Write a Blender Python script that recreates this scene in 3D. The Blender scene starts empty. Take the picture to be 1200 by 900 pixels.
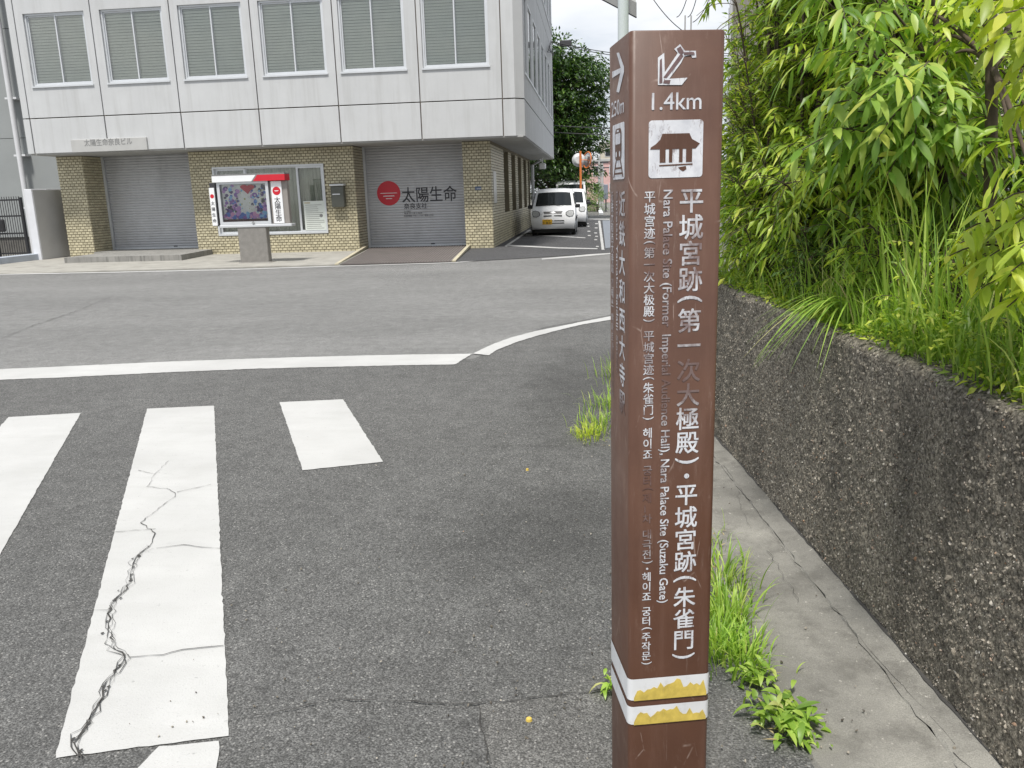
import bpy, math, random
import numpy as np
from mathutils import Vector, Matrix
random.seed(7); rng = np.random.default_rng(7)
SC = bpy.context.scene
COL = SC.collection
R = math.radians
pi = math.pi

# ------------------------------------------------------------------ camera
FPX, CAM_H = 970.0, 1.5
def camera_axes(vp=(697, 224), roll=1.77):
    v = np.array([vp[0]-600, -(vp[1]-450), -FPX]); v /= np.linalg.norm(v)
    r = math.radians(roll)
    u = np.array([-math.sin(r), math.cos(r), 0.0]); u[2] = -(u@v)/v[2]; u /= np.linalg.norm(u)
    return np.array([np.cross(v, u), v, u])
CM = camera_axes()
cam = bpy.data.objects.new('camera', bpy.data.cameras.new('camera')); COL.objects.link(cam)
m4 = Matrix([[*CM[0], 0], [*CM[1], 0], [*CM[2], CAM_H], [0, 0, 0, 1]])
cam.matrix_world = m4
cam.data.sensor_width = 36; cam.data.lens = FPX/1200*36
cam.data.clip_start = 0.05; cam.data.clip_end = 3000
SC.camera = cam

# ------------------------------------------------------------------ world and sun
SUN_EL, SUN_AZ = 64, 186      # azimuth clockwise from +Y: high, behind the camera
w = bpy.data.worlds.new('World'); SC.world = w; w.use_nodes = True
nt = w.node_tree; nt.nodes.clear()
def N(t, **k):
    n = nt.nodes.new(t)
    for a, b in k.items(): setattr(n, a, b)
    return n
sky = N('ShaderNodeTexSky', sky_type='NISHITA', sun_disc=False, sun_elevation=R(SUN_EL), sun_rotation=R(SUN_AZ))
sky.air_density = 1.0; sky.dust_density = 1.5
tc = N('ShaderNodeTexCoord'); mp = N('ShaderNodeMapping'); mp.inputs['Scale'].default_value = (1, 1, 3.2)
nz = N('ShaderNodeTexNoise'); nz.inputs['Scale'].default_value = 2.3; nz.inputs['Detail'].default_value = 7; nz.inputs['Roughness'].default_value = .58
rp = N('ShaderNodeValToRGB'); rp.color_ramp.elements[0].position = .33; rp.color_ramp.elements[1].position = .56
rp.color_ramp.elements[0].color = (.35, .35, .35, 1)
nz2 = N('ShaderNodeTexNoise'); nz2.inputs['Scale'].default_value = 5; nz2.inputs['Detail'].default_value = 6
cr = N('ShaderNodeValToRGB'); cr.color_ramp.elements[0].color = (6.6, 7.1, 7.8, 1); cr.color_ramp.elements[1].color = (8.9, 9.1, 9.4, 1)
cr.color_ramp.elements[0].position = .3; cr.color_ramp.elements[1].position = .62
mx = N('ShaderNodeMix', data_type='RGBA'); bg = N('ShaderNodeBackground'); bg.inputs['Strength'].default_value = .085
ow = N('ShaderNodeOutputWorld'); L = nt.links.new
L(tc.outputs['Generated'], mp.inputs[0]); L(mp.outputs[0], nz.inputs['Vector']); L(mp.outputs[0], nz2.inputs['Vector'])
L(nz.outputs['Fac'], rp.inputs[0]); L(nz2.outputs['Fac'], cr.inputs[0])
L(rp.outputs[0], mx.inputs['Factor']); L(sky.outputs[0], mx.inputs[6]); L(cr.outputs[0], mx.inputs[7])
L(mx.outputs[2], bg.inputs[0]); L(bg.outputs[0], ow.inputs[0])
sd = bpy.data.lights.new('sun', 'SUN'); sd.energy = 3.3; sd.angle = R(8); sd.color = (1, .96, .9)
sun = bpy.data.objects.new('sun', sd); COL.objects.link(sun)
sdir = Vector((math.sin(R(SUN_AZ))*math.cos(R(SUN_EL)), math.cos(R(SUN_AZ))*math.cos(R(SUN_EL)), math.sin(R(SUN_EL))))
sun.rotation_euler = sdir.to_track_quat('Z', 'Y').to_euler(); sun.location = sdir*30
vs = SC.view_settings; vs.view_transform = 'Standard'; vs.look = 'None'; vs.exposure = 0.45; vs.gamma = 1; vs.use_curve_mapping = False

# ------------------------------------------------------------------ placing helpers
def ray(px, py): return CM@np.array([px-600, -(py-450), -FPX])
O3 = np.array([0, 0, CAM_H])
def G(px, py, z=0.0): d = ray(px, py); return O3+d*(z-CAM_H)/d[2]
def PY(px, py, Y): d = ray(px, py); return O3+d*Y/d[1]
def PX(px, py, X): d = ray(px, py); return O3+d*X/d[0]

# ------------------------------------------------------------------ materials
def new_mat(name):
    m = bpy.data.materials.new(name); m.use_nodes = True
    t = m.node_tree; t.nodes.clear()
    o = t.nodes.new('ShaderNodeOutputMaterial'); b = t.nodes.new('ShaderNodeBsdfPrincipled')
    t.links.new(b.outputs[0], o.inputs[0]); return m, t, b, o
def rgba(c): return (c[0], c[1], c[2], 1)
def node(t, ty, **k):
    n = t.nodes.new(ty)
    for a, b in k.items():
        if a in n.inputs.keys() if hasattr(n, 'inputs') else False: n.inputs[a].default_value = b
        else: setattr(n, a, b)
    return n
def noise(t, scale, detail=4, rough=.55, vec=None):
    n = t.nodes.new('ShaderNodeTexNoise'); n.inputs['Scale'].default_value = scale
    n.inputs['Detail'].default_value = detail; n.inputs['Roughness'].default_value = rough
    if vec is not None: t.links.new(vec, n.inputs['Vector'])
    return n.outputs['Fac']
def ramp(t, fac, stops):
    r = t.nodes.new('ShaderNodeValToRGB'); e = r.color_ramp.elements
    while len(e) < len(stops): e.new(.5)
    for i, (p, c) in enumerate(stops):
        e[i].position = p; e[i].color = rgba(c) if hasattr(c, '__len__') else (c, c, c, 1)
    t.links.new(fac, r.inputs[0]); return r.outputs[0]
def mix(t, fac, a, b, mode='MIX'):
    m = t.nodes.new('ShaderNodeMix'); m.data_type = 'RGBA'; m.blend_type = mode
    for v, i in ((fac, 0), (a, 6), (b, 7)):
        if hasattr(v, 'is_linked'): t.links.new(v, m.inputs[i])
        elif i == 0: m.inputs[0].default_value = v
        else: m.inputs[i].default_value = rgba(v)
    return m.outputs[2]
def objvec(t, scale=(1, 1, 1), kind='Object'):
    c = t.nodes.new('ShaderNodeTexCoord'); m = t.nodes.new('ShaderNodeMapping'); m.inputs['Scale'].default_value = scale
    t.links.new(c.outputs[kind], m.inputs[0]); return m.outputs[0]
def posvec(t, scale=(1, 1, 1)):
    c = t.nodes.new('ShaderNodeNewGeometry'); m = t.nodes.new('ShaderNodeMapping'); m.inputs['Scale'].default_value = scale
    t.links.new(c.outputs['Position'], m.inputs[0]); return m.outputs[0]
def bump(t, b, h, strength, dist=.01):
    n = t.nodes.new('ShaderNodeBump'); n.inputs['Strength'].default_value = strength; n.inputs['Distance'].default_value = dist
    t.links.new(h, n.inputs['Height']); t.links.new(n.outputs[0], b.inputs['Normal'])
def pm(name, c, rough=.6, var=.12, scale=3, stretch=(1, 1, 1), metal=0, bmp=0, bscale=60, spec=None, dirt=None, island=0):
    """principled colour with soft unevenness, grain and optional dirt streaks"""
    m, t, b, o = new_mat(name)
    v = posvec(t, stretch)
    f = noise(t, scale, 6, .6, v)
    d = tuple(x*(1-var) for x in c); l = tuple(min(1, x*(1+var)) for x in c)
    col = ramp(t, f, [(.3, d), (.7, l)])
    if island:
        g = t.nodes.new('ShaderNodeNewGeometry')
        col = mix(t, 1.0, col, ramp(t, g.outputs['Random Per Island'], [(0, 1-island), (1, 1.0)]), 'MULTIPLY')
    if dirt:
        dv = posvec(t, dirt.get('s', (6, 6, .5)))
        df = ramp(t, noise(t, dirt.get('scale', 1), 6, .65, dv), [(dirt.get('a', .5), 0.0), (dirt.get('b', .75), dirt.get('k', .7))])
        col = mix(t, df, col, dirt['c'])
    t.links.new(col, b.inputs['Base Color'])
    b.inputs['Roughness'].default_value = rough; b.inputs['Metallic'].default_value = metal
    if spec is not None: b.inputs['Specular IOR Level'].default_value = spec
    if bmp: bump(t, b, noise(t, bscale, 3, .6, posvec(t)), bmp, .004)
    return m
M = {}
M['facade'] = pm('facade_white', (.50, .51, .517), .75, .05, 1.2, bmp=.25, bscale=45, dirt=dict(c=(.34, .34, .33), s=(5, 5, .35), a=.48, b=.8, k=.5))
M['joint'] = pm('sealant_brown', (.17, .145, .125), .8)
M['soffit'] = pm('soffit_grey', (.38, .38, .37), .85, .1, 2)
M['alu'] = pm('aluminium', (.62, .64, .66), .42, .04, metal=.35)
M['blind'] = pm('blind_sage', (.82, .84, .76), .65, .05)
M['shutter'] = pm('shutter_grey', (.5, .505, .515), .48, .06, 2, metal=.25, dirt=dict(c=(.2, .2, .2), s=(2, 2, .6), a=.5, b=.8, k=.3))
M['grout'] = pm('grout_dark', (.19, .165, .115), .95)
M['tile'] = pm('tile_buff', (.58, .53, .37), .28, .10, 1.5, island=.28)
M['concrete'] = pm('concrete', (.33, .32, .29), .9, .16, 2.2, bmp=.5, bscale=70, dirt=dict(c=(.16, .15, .13), s=(2, 2, 2), a=.5, b=.75, k=.6))
M['step'] = pm('step_concrete', (.25, .245, .23), .9, .16, 3, bmp=.4, dirt=dict(c=(.08, .08, .075), s=(14, 14, .6), a=.5, b=.68, k=.7))
M['stone'] = pm('pedestal_granite', (.22, .21, .195), .4, .14, 9, bmp=.1, bscale=200)
M['white'] = pm('white_paint', (.78, .79, .8), .5, .04)
M['fence_white'] = pm('fence_wall_white', (.62, .63, .66), .7, .06, 2)
M['fence_shaded'] = pm('fence_wall_shaded', (.5, .5, .505), .7, .06, 2)  # same white wall, with the shade of its side put into the colour
M['red'] = pm('sign_red', (.55, .015, .03), .4, .05)
M['black'] = pm('black_paint', (.018, .018, .02), .45)
M['dark'] = pm('dark_print', (.035, .035, .04), .6)
M['greytext'] = pm('grey_letters', (.2, .2, .2), .6)
M['rubber'] = pm('rubber', (.02, .02, .02), .85)
M['grey_clad'] = pm('grey_cladding', (.27, .285, .285), .65, .05, 1)
M['plinth'] = pm('plinth_dark', (.12, .115, .105), .9, .2)
M['pipe'] = pm('pipe_pale', (.62, .63, .65), .5, .04)
M['mailbox'] = pm('mailbox_steel', (.12, .125, .11), .35, .1, metal=.5)
M['curtain'] = pm('curtain_sage', (.42, .44, .38), .9, .1, 4, stretch=(6, 1, .3))
M['dim'] = pm('dark_interior', (.05, .055, .05), .9)
M['poster'] = pm('poster_paper', (.62, .66, .62), .6, .05)
M['stud_yel'] = pm('stud_yellow', (.55, .40, .08), .6, .25, 90)
M['plate_yel'] = pm('plate_yellow', (.72, .42, .02), .5, .04)
M['lens'] = pm('lamp_lens', (.45, .46, .46), .15, .2, 25)
M['carpaint'] = pm('car_white', (.84, .85, .86), .22, .02)
M['chrome'] = pm('chrome', (.6, .6, .6), .2, metal=.9)
M['orange'] = pm('orange_paint', (.68, .2, .05), .5)
M['mirrorback'] = pm('mirror_back', (.6, .62, .63), .5, .1)
M['bark'] = pm('bark', (.075, .055, .038), .9, .3, 20, bmp=.6, bscale=60)
M['pink'] = pm('pink_wall', (.56, .36, .34), .8)
M['beige'] = pm('beige_wall', (.5, .46, .38), .8, .08)
M['soil'] = pm('soil', (.06, .045, .03), 1, .3, 8, bmp=.8, bscale=50)
M['kerbyel'] = pm('kerb_ochre', (.46, .42, .31), .85, .2, 6)
M['wire'] = pm('wire', (.05, .05, .055), .7)
M['pole_white'] = pm('pole_white', (.55, .6, .6), .4, .05)
M['pave'] = pm('pavement_blue_grey', (.2, .22, .25), .85, .1, 3)

def glassy(name, tint, alpha, rough=.04):
    m, t, b, o = new_mat(name)
    tr = t.nodes.new('ShaderNodeBsdfTransparent'); gl = t.nodes.new('ShaderNodeBsdfGlossy'); gl.inputs['Roughness'].default_value = rough
    tr.inputs[0].default_value = rgba(tint)
    fr = t.nodes.new('ShaderNodeFresnel'); fr.inputs[0].default_value = 1.5
    ma = t.nodes.new('ShaderNodeMath'); ma.operation = 'ADD'; ma.use_clamp = True; ma.inputs[1].default_value = alpha
    t.links.new(fr.outputs[0], ma.inputs[0])
    mm = t.nodes.new('ShaderNodeMixShader'); t.links.new(ma.outputs[0], mm.inputs[0]); t.links.new(tr.outputs[0], mm.inputs[1]); t.links.new(gl.outputs[0], mm.inputs[2])
    t.links.new(mm.outputs[0], o.inputs[0]); return m
M['glass'] = glassy('window_glass', (.97, .98, .96), .05)
M['caseglass'] = glassy('case_glass', (.98, .99, .99), .0)
m, t, b, o = new_mat('car_glass'); b.inputs['Base Color'].default_value = (.012, .015, .016, 1); b.inputs['Roughness'].default_value = .05; M['carglass'] = m
m, t, b, o = new_mat('mirror_glass'); b.inputs['Base Color'].default_value = (.45, .47, .48, 1); b.inputs['Roughness'].default_value = .12; b.inputs['Metallic'].default_value = .9; M['mirror'] = m

def asphalt(name, base, coarse=1.0, stain=None, speck=.5):
    m, t, b, o = new_mat(name)
    p = posvec(t)
    big = noise(t, .45, 5, .6, p); mid = noise(t, 7, 4, .6, p)
    vo = t.nodes.new('ShaderNodeTexVoronoi'); vo.inputs['Scale'].default_value = 125/coarse; t.links.new(p, vo.inputs['Vector'])
    sep = t.nodes.new('ShaderNodeSeparateColor'); t.links.new(vo.outputs['Color'], sep.inputs[0])
    fine = noise(t, 210/coarse, 3, .7, p)
    c = ramp(t, big, [(.3, tuple(x*.86 for x in base)), (.7, tuple(x*1.12 for x in base))])
    c = mix(t, 1, c, ramp(t, mid, [(.25, .80), (.75, 1.18)]), 'MULTIPLY')
    c = mix(t, ramp(t, noise(t, 3.1, 7, .7, p), [(.58, 0.0), (.68, .35)]), c, tuple(x*.55 for x in base))
    c = mix(t, 1, c, ramp(t, noise(t, .9, 4, .5, posvec(t, (1, .16, 1)) if name != 'asphalt_road' else posvec(t, (.1, 1, 1))), [(.3, .92), (.7, 1.07)]), 'MULTIPLY')
    c = mix(t, 1, c, ramp(t, fine, [(.32, .22), (.5, .95), (.7, 2.1)]), 'MULTIPLY')
    # pale stones among the dark binder
    st = ramp(t, sep.outputs[0], [(.90-.06*speck, 0.0), (.95, .75)])
    core = ramp(t, vo.outputs['Distance'], [(.25, 1.0), (.5, 0.0)])
    sm = mix(t, 1, st, core, 'MULTIPLY')
    c = mix(t, sm, c, (.42, .41, .39))
    dk = ramp(t, sep.outputs[1], [(.72, 0.0), (.8, .55)])
    c = mix(t, dk, c, tuple(x*.35 for x in base))
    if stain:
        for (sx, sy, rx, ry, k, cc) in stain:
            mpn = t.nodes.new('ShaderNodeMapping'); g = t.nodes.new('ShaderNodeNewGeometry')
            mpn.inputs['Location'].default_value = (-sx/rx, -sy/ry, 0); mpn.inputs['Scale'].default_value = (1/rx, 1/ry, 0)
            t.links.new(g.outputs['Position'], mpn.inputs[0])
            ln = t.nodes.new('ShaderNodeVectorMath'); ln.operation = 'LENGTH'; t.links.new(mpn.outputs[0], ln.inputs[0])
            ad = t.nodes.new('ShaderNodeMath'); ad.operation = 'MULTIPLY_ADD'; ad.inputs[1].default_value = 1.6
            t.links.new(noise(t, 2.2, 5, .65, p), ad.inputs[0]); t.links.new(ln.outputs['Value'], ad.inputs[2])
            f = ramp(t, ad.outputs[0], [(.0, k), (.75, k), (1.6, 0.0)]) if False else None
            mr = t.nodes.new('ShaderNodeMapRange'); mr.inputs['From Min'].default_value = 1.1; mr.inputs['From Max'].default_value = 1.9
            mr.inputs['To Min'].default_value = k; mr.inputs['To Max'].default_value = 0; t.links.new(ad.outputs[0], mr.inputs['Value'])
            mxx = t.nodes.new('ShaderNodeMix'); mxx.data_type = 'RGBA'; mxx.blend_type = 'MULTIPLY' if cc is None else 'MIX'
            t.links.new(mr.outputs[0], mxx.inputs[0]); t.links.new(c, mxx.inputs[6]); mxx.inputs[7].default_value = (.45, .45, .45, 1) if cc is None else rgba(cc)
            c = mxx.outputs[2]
    t.links.new(c, b.inputs['Base Color']); b.inputs['Roughness'].default_value = .88
    hh = t.nodes.new('ShaderNodeMath'); hh.operation = 'SUBTRACT'; t.links.new(fine, hh.inputs[0]); t.links.new(vo.outputs['Distance'], hh.inputs[1])
    bump(t, b, hh.outputs[0], .9, .006*coarse)
    return m
M['road'] = asphalt('asphalt_road', (.215, .215, .21), .85, speck=.2)
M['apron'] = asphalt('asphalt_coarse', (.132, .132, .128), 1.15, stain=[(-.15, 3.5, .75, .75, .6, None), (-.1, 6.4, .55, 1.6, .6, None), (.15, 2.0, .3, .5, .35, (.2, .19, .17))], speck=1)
M['patch'] = asphalt('asphalt_patch', (.15, .148, .141), 1.0, speck=.9)
M['lot'] = asphalt('asphalt_lot', (.075, .075, .078), .9, speck=.3)
M['ground'] = asphalt('far_ground', (.19, .185, .17), 1, speck=.2)

def paint_mat():
    m, t, b, o = new_mat('road_paint'); p = posvec(t)
    c = ramp(t, noise(t, 1.3, 6, .6, p), [(.3, (.42, .42, .41)), (.7, (.52, .52, .51))])
    c = mix(t, ramp(t, noise(t, 14, 5, .7, p), [(.62, 0.0), (.75, .4)]), c, (.5, .5, .48))
    c = mix(t, ramp(t, noise(t, 2.6, 6, .62, posvec(t, (.9, 3.2, 1))), [(.48, 0.0), (.7, .4)]), c, (.40, .40, .385))
    c = mix(t, ramp(t, noise(t, 130, 3, .7, p), [(.6, 0.0), (.7, .55)]), c, (.27, .27, .265))
    c = mix(t, ramp(t, noise(t, 38, 6, .8, p), [(.64, 0.0), (.68, .8)]), c, (.2, .2, .195))
    t.links.new(c, b.inputs['Base Color']); b.inputs['Roughness'].default_value = .6
    bump(t, b, noise(t, 150, 3, .7, p), .35, .004); return m
M['paint'] = paint_mat()
M['crack'] = pm('crack_dark', (.05, .048, .045), 1, .3, 30)

def gutter_mat():
    m, t, b, o = new_mat('gutter_concrete'); p = posvec(t)
    c = ramp(t, noise(t, 1.6, 6, .62, p), [(.3, (.135, .13, .117)), (.55, (.225, .218, .195)), (.75, (.33, .32, .285))])
    c = mix(t, ramp(t, noise(t, 6, 6, .7, p), [(.48, 0.0), (.7, .65)]), c, (.085, .08, .07))
    c = mix(t, 1, c, ramp(t, noise(t, 260, 2, .7, p), [(.3, .75), (.7, 1.2)]), 'MULTIPLY')
    c = mix(t, ramp(t, noise(t, 55, 3, .6, p), [(.66, 0.0), (.72, .6)]), c, (.5, .48, .43))
    t.links.new(c, b.inputs['Base Color']); b.inputs['Roughness'].default_value = .9
    bump(t, b, noise(t, 180, 4, .7, p), .5, .004); return m
M['gutter'] = gutter_mat()

def aggregate_mat():
    m, t, b, o = new_mat('aggregate_binder'); p = posvec(t)
    c = ramp(t, noise(t, 90, 3, .7, p), [(.32, (.034, .03, .024)), (.5, (.18, .16, .125)), (.68, (.42, .38, .31))])
    pv = posvec(t, (3, 3, .7))
    c = mix(t, ramp(t, noise(t, 1.4, 5, .6, pv), [(.42, 0.0), (.66, .5)]), c, (.03, .027, .022))
    t.links.new(c, b.inputs['Base Color']); b.inputs['Roughness'].default_value = .9
    bump(t, b, noise(t, 160, 4, .7, p), .8, .006); return m
M['binder'] = aggregate_mat()
def pebble_mat():
    m, t, b, o = new_mat('pebbles'); g = t.nodes.new('ShaderNodeNewGeometry')
    c = ramp(t, g.outputs['Random Per Island'], [(0, (.07, .06, .05)), (.35, (.16, .14, .11)), (.7, (.28, .25, .2)), (.86, (.40, .36, .3)), (.94, (.46, .43, .37)), (.965, (.28, .16, .09)), (1, (.62, .6, .54))])
    c = mix(t, 1, c, ramp(t, noise(t, 1.4, 5, .6, posvec(t, (3, 3, .7))), [(.4, 1.0), (.66, .62)]), 'MULTIPLY')
    t.links.new(c, b.inputs['Base Color']); b.inputs['Roughness'].default_value = .6; return m
M['pebble'] = pebble_mat()

def leaf_mat(name, stops, trans=.4, posk=.6, rough=.42):
    m, t, b, o = new_mat(name); g = t.nodes.new('ShaderNodeNewGeometry'); oi = t.nodes.new('ShaderNodeObjectInfo')
    ad = t.nodes.new('ShaderNodeMath'); ad.operation = 'ADD'; t.links.new(g.outputs['Random Per Island'], ad.inputs[0])
    t.links.new(oi.outputs['Random'], ad.inputs[1])
    fr = t.nodes.new('ShaderNodeMath'); fr.operation = 'FRACT'; t.links.new(ad.outputs[0], fr.inputs[0])
    c = ramp(t, fr.outputs[0], stops)
    c = mix(t, 1, c, ramp(t, noise(t, 2.2, 3, .6, posvec(t)), [(.35, 1-posk*.45), (.65, 1.15)]), 'MULTIPLY')
    t.links.new(c, b.inputs['Base Color']); b.inputs['Roughness'].default_value = rough
    tl = t.nodes.new('ShaderNodeBsdfTranslucent')
    t.links.new(mix(t, 1, c, (1.35, 1.45, .6), 'MULTIPLY'), tl.inputs[0])
    ms = t.nodes.new('ShaderNodeMixShader'); ms.inputs[0].default_value = trans
    t.links.new(b.outputs[0], ms.inputs[1]); t.links.new(tl.outputs[0], ms.inputs[2]); t.links.new(ms.outputs[0], o.inputs[0]); return m
M['leaf'] = leaf_mat('leaf_green', [(0, (.14, .25, .03)), (.35, (.27, .41, .05)), (.7, (.42, .54, .07)), (1, (.62, .66, .11))])
M['leaf_big'] = leaf_mat('leaf_large_green', [(0, (.13, .25, .04)), (.4, (.24, .39, .065)), (.8, (.38, .51, .10)), (1, (.56, .58, .11))])
M['leaf_yel'] = leaf_mat('leaf_yellow_green', [(0, (.33, .43, .045)), (.5, (.46, .58, .07)), (1, (.66, .68, .10))], .45)
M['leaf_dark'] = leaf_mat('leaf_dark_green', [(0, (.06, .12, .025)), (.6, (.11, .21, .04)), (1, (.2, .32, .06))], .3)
M['grass'] = leaf_mat('grass_green', [(0, (.16, .29, .04)), (.5, (.31, .48, .07)), (.9, (.48, .62, .13)), (1, (.6, .58, .25))], .4)
M['tree_leaf'] = leaf_mat('street_tree_leaf', [(0, (.02, .055, .012)), (.6, (.045, .105, .02)), (1, (.14, .24, .04))], .25, .9)
M['dry'] = leaf_mat('dry_blade', [(0, (.4, .3, .15)), (1, (.5, .42, .25))], .2)

def post_mat():
    m, t, b, o = new_mat('signpost_brown'); p = posvec(t)
    c = ramp(t, noise(t, 5, 5, .6, p), [(.3, (.078, .034, .020)), (.7, (.108, .050, .030))])
    c = mix(t, ramp(t, noise(t, 2.5, 6, .7, posvec(t, (9, 9, .9))), [(.5, 0.0), (.8, .3)]), c, (.22, .13, .1))
    c = mix(t, ramp(t, noise(t, 22, 6, .75, posvec(t, (1, 1, .4))), [(.6, 0.0), (.76, .3)]), c, (.3, .22, .18))
    c = mix(t, ramp(t, noise(t, 3.2, 7, .8, posvec(t, (22, 22, 1.6))), [(.6, 0.0), (.68, .22)]), c, (.34, .27, .23))
    vs_ = t.nodes.new('ShaderNodeTexVoronoi'); vs_.feature = 'DISTANCE_TO_EDGE'; vs_.inputs['Scale'].default_value = 1; t.links.new(posvec(t, (14, 14, 4)), vs_.inputs['Vector'])
    sc_ = mix(t, 1, ramp(t, vs_.outputs['Distance'], [(.004, 1.0), (.012, 0.0)]), ramp(t, noise(t, 7, 4, .7, p), [(.55, 0.0), (.62, .45)]), 'MULTIPLY')
    c = mix(t, sc_, c, (.38, .3, .26))
    t.links.new(c, b.inputs['Base Color']); b.inputs['Roughness'].default_value = .42
    t.links.new(ramp(t, noise(t, 9, 4, .6, p), [(.3, .34), (.7, .55)]), b.inputs['Roughness']); return m
M['post'] = post_mat()
def worn(name, a=.5, bb=.62, zc=None, zw=.1):
    m, t, b, o = new_mat(name); p = posvec(t)
    c = ramp(t, noise(t, 30, 3, .6, p), [(.3, (.55, .56, .6)), (.7, (.74, .75, .78))])
    c = mix(t, ramp(t, noise(t, 6, 5, .72, posvec(t, (1, 1, .8))), [(a, 0.0), (bb, .9)]), c, (.13, .065, .055))
    c = mix(t, ramp(t, noise(t, 75, 4, .8, posvec(t, (1, 1, .35))), [(.54, 0.0), (.66, .7)]), c, (.14, .08, .07))
    if zc:   # a rubbed stretch of the column
        g = t.nodes.new('ShaderNodeNewGeometry'); sp = t.nodes.new('ShaderNodeSeparateXYZ'); t.links.new(g.outputs['Position'], sp.inputs[0])
        a1 = t.nodes.new('ShaderNodeMath'); a1.operation = 'SUBTRACT'; t.links.new(sp.outputs[2], a1.inputs[0]); a1.inputs[1].default_value = zc
        a2 = t.nodes.new('ShaderNodeMath'); a2.operation = 'ABSOLUTE'; t.links.new(a1.outputs[0], a2.inputs[0])
        a3 = t.nodes.new('ShaderNodeMath'); a3.operation = 'MULTIPLY_ADD'; t.links.new(noise(t, 30, 5, .8, p), a3.inputs[0]); a3.inputs[1].default_value = zw*1.6; t.links.new(a2.outputs[0], a3.inputs[2])
        c = mix(t, ramp(t, a3.outputs[0], [(zw*1.15, .88), (zw*1.95, 0.0)]), c, (.115, .056, .042))
    t.links.new(c, b.inputs['Base Color']); b.inputs['Roughness'].default_value = .55; return m
M['letters'] = worn('worn_white_print', .51, .66, 1.10, .10)
M['letters_thin'] = worn('worn_small_print', .49, .64, 1.08, .12)
M['letters_third'] = worn('worn_third_print', .50, .65, .80, .13)
M['arrow_worn'] = worn('peeled_arrow', .60, .74)
M['arrow_core'] = pm('arrow_core', (.16, .10, .10), .5, .3, 60)
M['picto'] = worn('worn_picto', .66, .8)
M['letters_clean'] = worn('side_print', .60, .76)
M['letters_side'] = worn('side_print_rubbed', .46, .66, 1.0, .08)
M['tape_white'] = pm('tape_white', (.72, .73, .74), .45, .06, 15, dirt=dict(c=(.4, .38, .33), s=(8, 8, 8), scale=3, a=.55, b=.75, k=.5))
M['tape_yellow'] = pm('tape_yellow', (.62, .47, .10), .4, .2, 40)

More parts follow.
